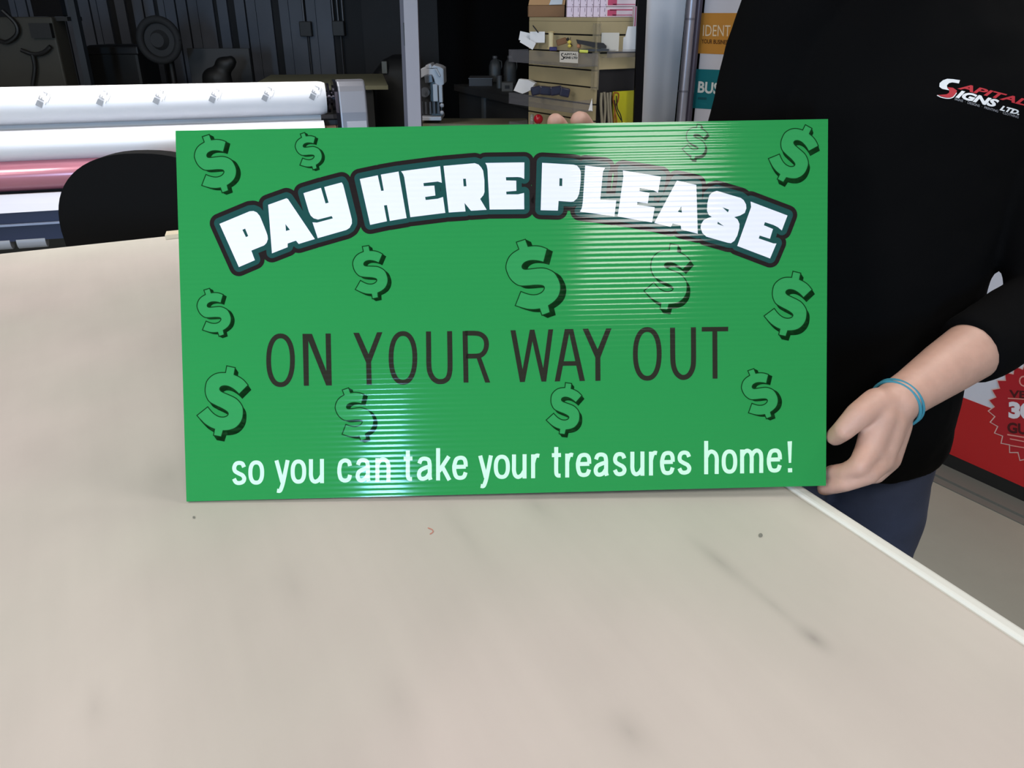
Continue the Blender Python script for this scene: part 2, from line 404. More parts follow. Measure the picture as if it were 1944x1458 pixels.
def T(x0, y0, s, pts): return [(x0+a/s, y0+b/s) for a, b in pts]
C3 = (400, 380, 9.719); C4 = (500, 330, 8.578); C5 = (660, 290, 9.115); C6 = (820, 280, 9.72); C7 = (1010, 280, 9.115); C8 = (1160, 300, 9.11); D1 = (1320, 340, 8.1)
LET = [
 (C3, [(162,437),(720,205),(790,200),(850,225),(905,290),(940,370),(1020,570),(1048,650),(1055,720),(1030,790),(985,835),(750,930),(815,1108),(520,1235)], [[(585,548),(635,525),(692,662),(650,682)]]),
 (C4, [(78,505),(375,398),(400,410),(838,1062),(575,1142),(530,1088),(395,1135),(395,1195),(140,1295)], [[(360,820),(432,912),(368,930)]]),
 (C4, [(652,315),(938,228),(1012,482),(1062,470),(990,215),(1275,140),(1300,180),(1440,740),(1442,810),(1405,880),(1350,915),(885,1048),(800,790),(870,795),(1132,725),(1112,688),(890,745),(820,725),(770,680),(740,615)], []),
 (C5, [(210,455),(520,390),(580,660),(625,655),(575,378),(880,325),(1020,1130),(730,1180),(680,905),(628,912),(680,1185),(390,1248)], []),
 (C5, [(925,320),(1600,232),(1630,520),(1560,498),(1310,525),(1318,578),(1500,568),(1518,740),(1340,765),(1350,818),(1560,795),(1650,765),(1690,1040),(1085,1115),(978,420),(960,370)], []),
 (C6, [(215,340),(790,290),(860,315),(915,375),(945,430),(968,600),(970,820),(950,880),(890,950),(1010,1150),(720,1168),(600,1022),(620,1180),(310,1200)], [[(575,578),(625,575),(638,715),(585,718)]]),
 (C6, [(985,285),(1705,275),(1703,580),(1640,552),(1580,545),(1365,548),(1370,608),(1555,612),(1558,800),(1370,815),(1375,865),(1590,865),(1700,838),(1703,1140),(1065,1145),(1025,400),(1010,330)], []),
 (C7, [(175,265),(720,297),(780,315),(825,370),(845,430),(840,600),(815,800),(780,880),(720,935),(670,940),(460,925),(448,1092),(150,1085)], [[(475,532),(525,535),(522,668),(472,665)]]),
 (C7, [(920,312),(1265,352),(1235,400),(1225,440),(1180,905),(1458,915),(1425,1190),(830,1110),(865,1040),(880,930)], []),
 (C8, [(205,215),(862,322),(812,600),(740,560),(495,515),(492,570),(662,605),(635,785),(455,762),(448,812),(755,850),(710,1115),(115,1010),(215,320)], []),
 (C8, [(1140,390),(1475,465),(1500,1310),(1215,1235),(1205,1165),(1065,1132),(1035,1190),(748,1122)], [[(1215,835),(1225,945),(1155,930)]]),
 (D1, [(330,180),(700,290),(745,325),(780,390),(785,450),(760,520),(690,560),(600,585),(650,620),(680,690),(675,760),(645,870),(600,950),(550,985),(500,980),(170,885),(110,830),(80,750),(90,690),(130,630),(190,600),(255,580),(210,555),(180,490),(185,370),(215,250),(260,205)], [[(415,432),(518,470),(502,512)], [(345,655),(440,725),(340,690)]]),
 (D1, [(850,345),(1418,560),(1330,790),(1270,740),(1200,705),(1070,662),(1055,710),(1195,768),(1148,918),(990,868),(975,912),(1130,965),(1200,990),(1248,990),(1150,1220),(645,1028),(858,430)], []),
]
b1, b2, b3 = MB(), MB(), MB()
for c, outer, holes in LET:
    o = T(*c, outer); hs = [T(*c, h) for h in holes]
    for b, r, h in ((b1, 18.6, .00012), (b2, 10.4, .00024)):
        oo = [(x, y-1.2) for x, y in o]
        put(b, SP, [oo], h)
        for i in range(len(oo)):
            a, d_ = Vector(oo[i]), Vector(oo[(i+1) % len(oo)])
            n_ = (d_-a).normalized(); n_ = V(-n_.y, n_.x)*r
            hq = h + 2e-6*(i+1); put(b, SP, [[a+n_, d_+n_, d_-n_, a-n_]], hq); put(b, SP, [disc(a, r, 24)], hq+1e-6)
    put_holes(b3, SP, o, hs, .00038)
b1.build('headline_outline', blk, sroot, fix=False)['label'] = 'black rounded outline'
b2.build('headline_inner_outline', teal, sroot, fix=False)['label'] = 'dark teal inner outline'
b3.build('headline_lettering', wht, sroot, fix=False)['label'] = 'white block letters PAY HERE PLEASE'

# dollar symbols
DB = []
for seg, smooth_ in [([(325,160),(465,115),(505,225)], 0), ([(505,225),(600,215),(700,225),(800,260)], 1), ([(745,468)], 0), ([(745,468),(680,450),(600,440),(520,445),(450,475),(415,520),(420,560),(460,578),(540,572),(700,555),(800,570),(900,620),(960,700),(1000,800),(1003,900),(970,1000),(900,1080),(820,1135)], 1), ([(845,1240),(720,1285),(685,1185)], 0), ([(685,1185),(600,1195),(500,1190),(400,1165),(310,1135)], 1), ([(395,918)], 0), ([(395,918),(480,950),(560,968),(640,965),(710,935),(750,890),(755,850),(720,825),(620,820),(500,830),(380,830),(300,790),(230,720),(185,630),(165,550),(180,460),(220,380),(280,320),(365,268)], 1)]:
    pts = [tuple(p) for p in cr(seg, 3)] if smooth_ else seg
    for p in pts:
        if not DB or (Vector(p)-Vector(DB[-1])).length > 1: DB.append(tuple(p))
DA, DBB = V(395, 137), V(782, 1262)
DOLL = [((390.6,257.3),(427.7,363.8)),((574.3,252.9),(598,321)),((1327.8,236.5),(1314.6,302.3)),((1535.2,240.2),(1481.4,343)),((694,467),(712.4,566)),((988.8,456.9),(1036.5,595.8)),((1280,464),(1260,587.5)),((1512.8,516.7),(1485,637)),((392.5,549),(420.7,637)),((438.5,696.2),(412.6,827.8)),((655.7,738.3),(690.3,834.9)),((1079.4,727.2),(1067,824)),((1425.5,701.8),(1459.9,793))]
for a, b in DOLL:
    a, b = V(*a), V(*b)
    z0 = complex(*(DBB-DA)); z1 = complex(*(b-a)); k = z1/z0
    # the glyph keeps its own skew; map by similarity
    def mp(p): w = (complex(*p)-complex(*DA))*k + complex(*a); return (w.real, w.imag)
    g = [mp(p) for p in DB]; sv = complex(88, 42)*k; sh = (sv.real, sv.imag)
    g2 = [(x+sh[0], y+sh[1]) for x, y in g]
    root = MB()
    dm = MB(); put(dm, SP, [g2], .00010)
    for i in range(len(g)):
        j = (i+1) % len(g)
        put(dm, SP, [[g[i], g[j], g2[j], g2[i]]], .00010)
    for qd in ribbon(g, 2.0, True): put(dm, SP, [qd], .00010)
    dobj = dm.build('dollar_symbol', dkg, sroot, fix=False)
    fm = MB(); put(fm, SP, [g], .00022)
    for q4 in []: pass
    ff = fm.build('symbol_face', dol, dobj, fix=False)
    em = MB()
    for qd in ribbon(g, 1.75, True): put(em, SP, [qd], .00034)
    em.build('symbol_outline', dkg, dobj, fix=False)

# middle line
ml = MB(); H2 = .00014
def rb(c, pts, w, smooth_=True, closed=False):
    pp = T(*c, pts); pp = [tuple(p) for p in cr(pp, 4, closed)] if smooth_ else pp
    put(ml, SP, ribbon(pp, w, closed), H2)
def ov(cx, cy, rx, ry, w, e=2.25):
    pts = []
    for k in range(48):
        a = 2*PI*k/48; ca, sa = math.cos(a), math.sin(a)
        pts.append((cx+rx*math.copysign(abs(ca)**(2/e), ca), cy+ry*math.copysign(abs(sa)**(2/e), sa)))
    return ribbon(pts, w, True)
D2 = (490, 610, 7.776); D3 = (740, 610, 8.836); D4 = (960, 600, 8.836); D5 = (1180, 600, 8.836)
for cx, cy in ((532.6, 684), (765, 679.5), (1228.8, 671.9)): put(ml, SP, ov(cx, cy, 22.6, 46.3, 9.2), H2)
for c, polys in ((D2, [[(700,185),(795,185),(1090,948),(1005,948)], [(995,180),(1072,180),(1088,948),(1012,948)], [(655,185),(740,185),(750,952),(675,952)], [(1405,170),(1490,170),(1668,570),(1590,600)], [(1755,162),(1835,160),(1668,600),(1600,560)], [(1592,560),(1668,560),(1678,938),(1602,938)]]),
                 (D3, [[(1220,165),(1305,160),(1320,1028),(1238,1028)], [(1450,600),(1530,600),(1685,1028),(1600,1028)]]),
                 (D4, [[(80,240),(165,237),(322,1105),(240,1108)], [(405,230),(485,228),(322,1105),(245,1108)], [(405,230),(482,228),(680,1100),(600,1100)], [(715,225),(797,222),(680,1100),(600,1100)], [(992,218),(1080,218),(910,1095),(822,1098)], [(1050,218),(1133,218),(1330,1088),(1240,1090)], [(930,760),(1200,755),(1215,832),(920,836)], [(1290,215),(1385,212),(1588,660),(1505,700)], [(1685,208),(1775,208),(1588,700),(1510,640)], [(1503,640),(1588,640),(1590,1085),(1505,1088)]]),
                 (D5, [[(1345,185),(1790,180),(1788,255),(1345,260)], [(1523,200),(1605,200),(1610,1050),(1528,1050)]])):
    for i, p in enumerate(polys): put(ml, SP, [T(*c, p)], H2 + 8e-6*(i % 5))
rb(D3, [(649,170),(653,500),(655,720),(672,850),(722,950),(790,1003),(850,1012),(915,1000),(975,950),(1005,850),(1010,720),(1008,500),(1003,165)], 9.6)
rb(D3, [(1262,200),(1420,200),(1520,218),(1595,280),(1622,370),(1608,470),(1560,545),(1480,580),(1280,585)], 9.2)
rb(D5, [(855,195),(857,500),(860,720),(875,850),(915,950),(975,1010),(1035,1030),(1105,1010),(1160,950),(1198,850),(1207,720),(1207,500),(1205,188)], 9.6)
ml.build('middle_lettering', dk2, sroot, fix=False)['label'] = 'thin dark capitals ON YOUR WAY OUT'

# bottom line
GL = {
 's': [[(.95,.78),(.8,.95),(.5,1.0),(.2,.95),(.05,.78),(.12,.6),(.45,.48),(.8,.38),(.97,.22),(.85,.06),(.5,0),(.2,.05),(.02,.22)]],
 'c': [[(.97,.72),(.85,.93),(.5,1),(.15,.9),(.02,.65),(0,.5),(.02,.35),(.15,.1),(.5,0),(.85,.07),(.97,.28)]],
 'a': [[(.05,.76),(.2,.95),(.5,1),(.82,.93),(.92,.72),(.93,.4),(.93,.1),(1.0,-.06)], [(.9,.6),(.5,.53),(.15,.42),(.02,.22),(.13,.04),(.4,0),(.7,.08),(.9,.25)]],
 'n': [[(0,1.08),(0,-.1)], [(0,.72),(.2,.93),(.5,1.02),(.85,.92),(1,.7),(1,.3),(1,-.1)]],
 'h': [[(0,1.55),(0,-.1)], [(0,.72),(.2,.93),(.5,1.02),(.85,.92),(1,.7),(1,.3),(1,-.1)]],
 'm': [[(0,1.08),(0,-.1)], [(0,.75),(.1,.93),(.27,1.02),(.44,.92),(.5,.7),(.5,.3),(.5,-.1)], [(.5,.75),(.6,.93),(.77,1.02),(.94,.92),(1,.7),(1,.3),(1,-.1)]],
 'e': [[(.02,.55),(.98,.55)], [(.98,.55),(.95,.8),(.8,.96),(.5,1),(.18,.92),(.02,.65),(0,.5),(.03,.3),(.18,.07),(.5,0),(.82,.06),(.97,.27)]],
 'u': [[(0,1.1),(0,.6),(0,.3),(.12,.07),(.4,-.02),(.75,.08),(1,.3)], [(1,1.1),(1,-.1)]],
 'r': [[(0,1.08),(0,-.1)], [(0,.65),(.25,.92),(.6,1.02),(1,1.0)]],
 't': [[(.45,1.42),(.45,.8),(.45,.2),(.6,.02),(1,.0)], [(-.1,1.02),(1.05,1.02)]],
 'k': [[(0,1.5),(0,-.1)], [(.95,1.08),(.08,.35)], [(.35,.6),(1,-.1)]],
 'y': [[(0,1.08),(.53,-.02)], [(1,1.08),(.62,.05),(.45,-.28),(.3,-.43),(.05,-.42)]],
}
bt = MB()
cnt = 0
for ch, x0, x1 in [('s',439.9,468.1),('o',471.5,501.4),('y',521,549.9),('o',551.8,581.3),('u',586.5,615),('c',640.3,668.9),('a',674.6,703.7),('n',712.6,741.2),('t',764,786),('a',791,821.2),('k',827.9,857),('e',858.5,888.5),('y',907.8,935.8),('o',937.5,968),('u',972,999.6),('r',1008.3,1027.6),('t',1045.4,1068),('r',1073,1091.7),('e',1093.3,1123),('a',1126.5,1156),('s',1163,1190),('u',1196.7,1223.4),('r',1232,1251),('e',1253,1281.5),('s',1285.4,1313),('h',1336.8,1364.4),('o',1370,1399.6),('m',1405,1449),('e',1455.7,1485)]:
    w = 7.6; xl, xr = x0+w/2, x1-w/2
    def g2(p): x = xl+(xr-xl)*p[0]; base = 921.2-.0232*(x-455)-4.2; return (x, base-p[1]*38.3)
    if ch == 'o': put(bt, SP, ov((xl+xr)/2, g2((.5, .5))[1], (xr-xl)/2, 19.2, w, 2.4), H2); continue
    for st in GL[ch]:
        pp = [g2(p) for p in st]
        if len(pp) > 2: pp = [tuple(p) for p in cr(pp, 4)]
        cnt += 1; put(bt, SP, ribbon(pp, w), H2 + 8e-6*(cnt % 5))
put(bt, SP, [[(1495, 838), (1503.5, 837.5), (1502, 878.5), (1497.5, 878.8)], [(1495.8, 889), (1503.8, 888.7), (1504, 896.5), (1496, 896.8)]], H2)
bt.build('bottom_lettering', cream, sroot, fix=False)['label'] = 'white letters so you can take your treasures home'

# ------------------------------------------------------------ person
skin = mat('skin', (186, 147, 131), .55, noise=.10, nscale=30, bump=.0008, bscale=70)
MATS['skin'].node_tree.nodes['Principled BSDF'].inputs['Subsurface Weight'].default_value = .08
shirtm = mat('black_knit', (9, 9, 10), .95, spec=.06, bump=.0012, bscale=25)
jeanm = mat('denim', (50, 57, 80), .85, noise=.25, nscale=9, bump=.0008, bscale=300)
per = thing('person', (.60, 1.27, 0), 'person in black sweatshirt and blue jeans gripping the green sign with both hands', 'person')
S1 = V(.412, 1.27, 1.465); E1 = V(.352, 1.28, 1.17)          # arm that reaches behind the sign
S2 = V(.775, 1.27, 1.455); E2 = P(1952, 590, 1.15)           # arm in full view
WR = P(1700, 765, 1.0)
W1 = P(1190, 330, 1.16)
bd = MB()
for rg in [[(.86,.14,.105),(.95,.148,.12),(1.1,.145,.118),(1.25,.155,.115),(1.38,.175,.105),(1.47,.15,.08),(1.53,.07,.06)]]:
    bd.loft([(V(.59, 1.265, z), a, b) for z, a, b in rg], 32)
bd.chain([(V(.585, 1.265, 1.48), .062), (V(.585, 1.245, 1.62), .056)])
# head
hc = V(.585, 1.225, 1.73)
bd.sph(hc+V(0, .012, .02), .1, 20, (.78, .98, 1.08)); bd.sph(hc+V(0, -.025, -.06), .07, 18, (.82, .85, .95))
bd.sph(hc+V(0, -.068, -.112), .026, 12); bd.cap(hc+V(0, -.098, .0), hc+V(0, -.116, -.032), .009, .014)
bd.sph(hc+V(.013, -.105, -.037), .009, 10); bd.sph(hc+V(-.013, -.105, -.037), .009, 10)
bd.cap(hc+V(-.02, -.092, -.07), hc+V(.02, -.092, -.07), .0075, .0075)
bd.cap(hc+V(-.05, -.077, .022), hc+V(-.015, -.092, .018), .009, .009); bd.cap(hc+V(.05, -.077, .022), hc+V(.015, -.092, .018), .009, .009)
for s_ in (-1, 1):
    bd.sph(hc+V(.08*s_, .012, -.012), .03, 12, (.35, .65, 1.1))
# legs and feet
for x_ in (.49, .675):
    bd.chain([(V(x_, 1.27, .88), .072), (V(x_, 1.28, .48), .055), (V(x_, 1.30, .42), .055), (V(x_, 1.32, .12), .036)])
    bd.chain([(V(x_, 1.32, .06), .032), (V(x_, 1.20, .035), .028)])
# arms
bd.chain([(S1, .055), (E1, .042), (W1.lerp(E1, .35), .038), (W1, .027)])
E3 = P(2000, 572, 1.15); CU = WR.lerp(E2, .555)
bd.chain([(S2, .055), (E3, .044), (CU.lerp(E3, .1), .0425), (WR.lerp(E2, .36), .037), (WR.lerp(E2, .12), .030), (WR, .0285)], 20)
def hand(pts_palm, fingers):
    for a, b in pts_palm: bd.cap(a[0], b[0], a[1], b[1])
    for f in fingers: bd.chain(f)
g = lambda u, v, t, r: (P(u, v, t), r)
wr = g(1697, 768, 1.0, .0255)
K = [g(1650, 852, .982, .0165), g(1672, 873, .995, .0165), g(1687, 872, 1.018, .0155), g(1693, 862, 1.04, .0135)]
hand([(wr, k) for k in K] + [(K[0], K[1]), (K[1], K[2]), (K[2], K[3]), (g(1672, 792, .985, .021), K[0]), (g(1690, 800, .99, .020), K[1]), (g(1704, 806, 1.005, .018), K[2])],
     [[wr, g(1664, 765, .985, .0195), g(1630, 788, .972, .0165), g(1603, 815, .975, .0138), g(1586, 829, .995, .0118)],
      [K[0], g(1632, 884, .972, .0135), g(1607, 895, .985, .0115), g(1578, 897, 1.008, .0098)],
      [K[1], g(1648, 899, .978, .0140), g(1605, 916, .990, .0118), g(1565, 927, 1.016, .0098)],
      [K[2], g(1662, 900, 1.012, .0125), g(1620, 908, 1.035, .0105), g(1590, 905, 1.045, .009)],
      [K[3], g(1680, 888, 1.045, .011), g(1645, 892, 1.065, .0092), g(1618, 888, 1.07, .008)]])
# hand behind the top edge of the sign
w1 = g(1190, 330, 1.16, .024)
Q = [g(1128, 275, 1.125, .0155), g(1128, 298, 1.13, .0155), g(1124, 320, 1.125, .0145), g(1118, 340, 1.12, .013)]
hand([(w1, k) for k in Q] + [(Q[0], Q[1]), (Q[1], Q[2]), (Q[2], Q[3])],
     [[Q[0], g(1118, 250, 1.105, .0128), g(1104, 229, 1.078, .0125), g(1099, 228.5, 1.064, .0122)],
      [Q[1], g(1080, 268, 1.11, .0125), g(1060, 236, 1.088, .012), g(1054, 231.5, 1.066, .0118)],
      [Q[2], g(1075, 300, 1.10, .0125), g(1040, 275, 1.09, .011), g(1025, 262, 1.075, .010)],
      [Q[3], g(1075, 330, 1.10, .011), g(1045, 310, 1.09, .0095), g(1030, 298, 1.08, .009)],
      [w1, g(1170, 320, 1.12, .018), g(1150, 295, 1.10, .0145), g(1140, 275, 1.085, .0125)]])
body = bd.build('body', skin, per); remesh(body, .0032, 5, .5)
# hair
hm = MB(); hm.sph(hc+V(0, .03, .045), .1, 24, (.84, 1.0, 1.02))
hair = hm.build('hair', mat('hair', (58, 44, 34), .8, noise=.3, nscale=60, bump=.002, bscale=120), per, True)
for s_ in (-1, 1):
    ey = MB().sph(hc+V(.033*s_, -.0765, .002), .0115, 14).build('eye', mat('eye_white', (205, 200, 195), .3), per, True)
    MB().sph(hc+V(.033*s_, -.0868, .002), .0052, 12, (1, .35, 1)).build('iris', mat('iris', (50, 40, 34), .3), ey, True)
# sweatshirt
sh = MB()
sh.loft([(V(x_, y_, z), a, b) for z, x_, y_, a, b in [(.760,.595,1.27,.176,.148),(.785,.595,1.27,.184,.158),(.84,.592,1.265,.182,.163),(.92,.588,1.255,.176,.166),(1.04,.585,1.25,.172,.163),(1.12,.583,1.25,.174,.160),(1.25,.583,1.25,.19,.150),(1.36,.583,1.25,.20,.14),(1.45,.583,1.26,.19,.115),(1.51,.585,1.265,.13,.09),(1.545,.585,1.265,.078,.072)]], 48, 2.15)
sh.chain([(S1, .083), (E1, .078), (W1.lerp(E1, .45), .052)], 24)
CU = WR.lerp(E2, .555)
E3 = P(2000, 572, 1.15)
sh.chain([(S2, .085), (E3.lerp(S2, .35), .068), (E3, .060)], 24)
dcu = (CU-E3).normalized()
sh.tube([E3, E3.lerp(CU, .5), CU-dcu*.012, CU+dcu*.012], [.060, .056, .052, .0495], 28)
shirt = sh.build('sweatshirt', shirtm, per); remesh(shirt, .006, 6, .5)
tex = bpy.data.textures.new('folds', 'CLOUDS'); tex.noise_scale = .11
dm = shirt.modifiers.new('folds', 'DISPLACE'); dm.texture = tex; dm.strength = .012; dm.mid_level = .5; dm.texture_coords = 'LOCAL'
# jeans
jn = MB()
jn.loft([(V(.595, 1.275, .80), .168, .135), (V(.595, 1.275, .92), .160, .13)], 40, 2.2)
for x_, x2 in ((.505, .475), (.672, .705)):
    jn.tube([V(x_, 1.275, .86), V((x_+x2)/2, 1.275, .62), V(x2, 1.285, .45), V(x2, 1.30, .25), V(x2, 1.32, .06)], [.096, .095, .083, .078, .078], 28)
jeans = jn.build('jeans', jeanm, per); remesh(jeans, .008, 5)
dm = jeans.modifiers.new('folds', 'DISPLACE'); dm.texture = tex; dm.strength = .012; dm.mid_level = .5; dm.texture_coords = 'LOCAL'
for x_ in (.475, .705):
    so = MB().loft([(V(x_, 1.255, 0), .050, .145), (V(x_, 1.255, .03), .050, .145)], 28, 2.6).build('shoe', mat('shoe_leather', (30, 28, 27), .6), per, 40)
    MB().loft([(V(x_, 1.255, .03), .047, .140), (V(x_, 1.26, .06), .045, .13), (V(x_, 1.30, .09), .042, .075), (V(x_, 1.315, .12), .040, .05)], 28, 2.3).build('shoe_upper', mat('shoe_leather', (30, 28, 27), .6), so, 60)
# wristband: two thin rubber loops
bdir = (E2-WR).normalized()
for off, tilt in ((.012, .0), (.0185, .05)):
    c_ = P(1690, 774, 1.0) + bdir*off
    a1 = (P(1722, 812, 1.0)-P(1660, 735, 1.0)).normalized(); a1 = (a1 - bdir*a1.dot(bdir)*.6).normalized(); a2 = bdir.cross(a1).normalized()
    loop = [c_ + a1*(.0318*math.cos(2*PI*k/40)) + a2*(.0318*math.sin(2*PI*k/40)) for k in range(41)]
    MB().tube(loop, .0021, 8, False).build('wristband', mat('teal_rubber', (50, 126, 146), .6), per, True)['label'] = 'thin teal rubber band around the wrist'
# logo printed on the chest
LP = Plane((0, 1.10, 1.35), (0, -1, 0)) ; LP = Plane((.7, 1.112, 1.36), (.25, -1, 0))
bpy.context.view_layer.update()
from mathutils.bvhtree import BVHTree
SHB = BVHTree.FromObject(shirt, bpy.context.evaluated_depsgraph_get())
def shirt_print(name, mb, m):
    o = mb.build(name, m, shirt, fix=False)
    bm = bmesh.new(); bm.from_mesh(o.data); bmesh.ops.triangulate(bm, faces=bm.faces)
    bmesh.ops.subdivide_edges(bm, edges=[e for e in bm.edges if e.calc_length() > .006], cuts=2, use_grid_fill=True); bm.to_mesh(o.data); bm.free()
    off = Vector(shirt['_w'])
    for v in o.data.vertices:              # lay the print on the knitted surface
        w = v.co + off; dr_ = (w-CAM).normalized()
        hit, nn, _, _ = SHB.ray_cast(CAM-off, dr_)
        if hit: v.co = hit + nn*(.0012 if nn.dot(dr_) < 0 else -.0012)
    return o
C9 = (1700, 100, 7.291)
lw, lr = MB(), MB()
Sp = T(*C9, [(885,395),(860,430),(720,395),(760,375),(690,370),(620,410),(590,470),(620,500),(700,520),(740,525),(700,480),(720,440),(760,425),(830,440)])
put(lw, LP, [T(*C9, [(885,385),(870,430),(780,415),(735,425),(705,455),(710,490),(740,525),(640,505),(600,475),(605,425),(650,385),(710,365),(790,370)])], 0)
put(lw, LP, ribbon([tuple(p) for p in cr(T(*C9, [(570,593),(630,622),(720,636),(790,620),(840,560)]), 4)], 1.6), 0)
put(lr, LP, [T(*C9, [(712,482),(790,490),(845,530),(830,580),(790,615),(720,630),(640,612),(575,590),(640,585),(700,580),(735,560),(740,525)])], 0)
def lt(mb, s, a, b, up, bold=.03, shear=.3): text(mb, LP, s, *T(*C9, [a, b]), (up[0]/7.291, up[1]/7.291), 0, bold, shear)
lt(lr, 'APITAL', (850, 500), (1790, 735), (30, -85))
lt(lw, 'IGNS', (825, 615), (1400, 760), (30, -100), .05)
lt(lw, 'LTD.', (1430, 790), (1700, 860), (20, -62), .05)
shirt_print('shirt_logo_white', lw, mat('print_white', (222, 222, 225), .7))['label'] = 'white printed lettering'
shirt_print('shirt_logo_red', lr, mat('print_red', (176, 36, 48), .7))['label'] = 'red printed lettering'
ls = MB(); text(ls, LP, 'SIGNS  \u00b7  DESIGNS  \u00b7  PRINTING  \u00b7  CLOTHING', *T(*C9, [(810, 655), (1690, 908)]), (1, -4.2), 0)
shirt_print('shirt_tagline', ls, mat('print_grey', (150, 150, 158), .7))['label'] = 'small grey printed line'

# ------------------------------------------------------------ display wall behind the person
A_ = V(.80, 3.64, 0); B_ = V(1.70, 2.20, 0); DV = (B_-A_).normalized(); DW = Plane(A_, (-DV.y*-1, -DV.x, 0) if False else DV.cross(V(0, 0, 1)))
zt = DW.m(1822, 752).z; zb = DW.m(1815, 867).z
DN_ = DW.n
Bx = A_ + DV*2.35
def dpt(p, z, h=0): return V(p.x, p.y, z) + DN_*h
dw = thing('display_wall', tuple((A_+Bx)/2 - DN_*.06), 'white printed display wall with orange and teal panels behind the person in black', 'display wall')
white_p = mat('display_white', (212, 212, 224), .45, spec=.4)
MB().prism([dpt(A_, zb, -.03), dpt(Bx, zb, -.03), dpt(Bx, 2.3, -.03), dpt(A_, 2.3, -.03)], DN_*.03).build('white_panel', white_p, dw)
MB().prism([dpt(A_, zb, .0005), dpt(Bx, zb, .0005), dpt(Bx, zt, .0005), dpt(A_, zt, .0005)], DN_*.001).build('red_band', mat('display_red', (186, 30, 34), .4), dw)
MB().prism([dpt(A_, .0, -.1), dpt(Bx, .0, -.1), dpt(Bx, zb-.001, -.1), dpt(A_, zb-.001, -.1)], DN_*.1).build('black_base', mat('base_black', (24, 24, 24), .5), dw)
MB().prism([dpt(A_, 0, .001), dpt(Bx, 0, .001), dpt(Bx, .012, .001), dpt(A_, .012, .001)], DN_*.085).prism([dpt(A_, 0, .0865), dpt(Bx, 0, .0865), dpt(Bx, .004, .0865), dpt(A_, .004, .0865)], DN_*.035).build('grey_foot_rail', mat('foot_rail', (112, 112, 106), .5, .2), dw)
def panel_px(name, pts, m, h=.001): mb = MB(); put(mb, DW, [pts], h); return mb.build(name, m, dw, fix=False)
C10 = (1200, 0, 6.077)
op = panel_px('orange_panel', T(*C10, [(780,150),(1400,150),(1400,640),(735,615)]), mat('display_orange', (200, 140, 60), .5)); 
tpn = panel_px('teal_panel', T(*C10, [(715,795),(1400,820),(1400,1290),(672,1245)]), mat('display_teal', (22, 116, 128), .5))
mb = MB(); text(mb, DW, 'IDENT', *T(*C10, [(815, 415), (1130, 420)]), (1, -21), .002); mb.build('orange_panel_lettering', mat('pale_print', (235, 215, 185), .6), op, fix=False)
mb = MB(); text(mb, DW, 'YOUR BUSINESS', *T(*C10, [(800, 498), (1120, 512)]), (.3, -8), .002, .02); mb.build('orange_panel_small_lettering', mat('brown_print', (84, 50, 20), .6), op, fix=False)
mb = MB(); text(mb, DW, 'BUS', *T(*C10, [(755, 1062), (1000, 1085)]), (2, -21), .002, .03); mb.build('teal_panel_lettering', mat('white_print', (225, 232, 232), .6), tpn, fix=False)
mb = MB(); put(mb, DW, [T(*C10, [(760,1120),(860,1125),(858,1150),(757,1145)])], .002)
mb.build('teal_panel_small_lettering', mat('dark_teal_print', (20, 84, 96), .6), tpn, fix=False)
# seal
#print('ZZ', zt, zb, DW.m(1815,896).z, DW.m(1808,912).z, DW.m(1940,950).z, DW.m(1940,985).z, DW.m(1940,900).z)
sc_ = DW.m(1990, 790); r_ = (DW.m(1990, 790)-DW.m(1990, 690)).length*1.05
def seal(h, k1, k2, mb):
    n = 60; pts = [sc_ + DV*(r_*(k1 if i % 2 else k2)*math.cos(PI*i/n*2)) + V(0, 0, r_*(k1 if i % 2 else k2)*math.sin(PI*i/n*2)) + DN_*h for i in range(n)]
    mb.add(pts+[sc_+DN_*h], [(i, (i+1) % n, n) for i in range(n)])
mb = MB(); seal(.002, 1.04, .93, mb); so = mb.build('seal', mat('seal_cream', (226, 186, 178), .5), dw, fix=False); so['label'] = 'red starburst seal with cream outline'
mb = MB(); seal(.003, 1.01, .90, mb); mb.build('seal_face', mat('seal_red', (176, 28, 40), .45), so, fix=False)
C11 = (1780, 600, 4.05)
dk = mat('seal_dark_print', (74, 8, 14), .6); wh = mat('seal_white_print', (228, 222, 232), .6); ln = mat('seal_line_print', (226, 150, 140), .6)
def stx(name, s, a, b, up, m, bold=.02): mb = MB(); text(mb, DW, s, *T(*C11, [a, b]), (up[0]/4.05, up[1]/4.05), .004, bold); mb.build(name, m, so, fix=False)
stx('seal_ring_letter', 'C', (625, 540), (690, 545), (0, -85), ln, 0)
stx('seal_dark_letters', 'VE', (550, 622), (680, 632), (0, -55), dk, .03)
stx('seal_number', '30', (545, 775), (740, 790), (0, -120), wh, .06)
stx('seal_dark_letters', 'GU', (535, 892), (690, 910), (0, -78), dk, .04)
mb = MB(); put(mb, DW, [T(*C11, [(540,628),(740,640),(740,648),(540,636)]), T(*C11, [(535,906),(740,940),(740,950),(535,916)]), T(*C11, [(555,940),(740,975),(740,983),(555,948)]), T(*C11, [(555,990),(740,1020),(740,1028),(555,998)])], .004); mb.build('seal_lines', ln, so, fix=False)

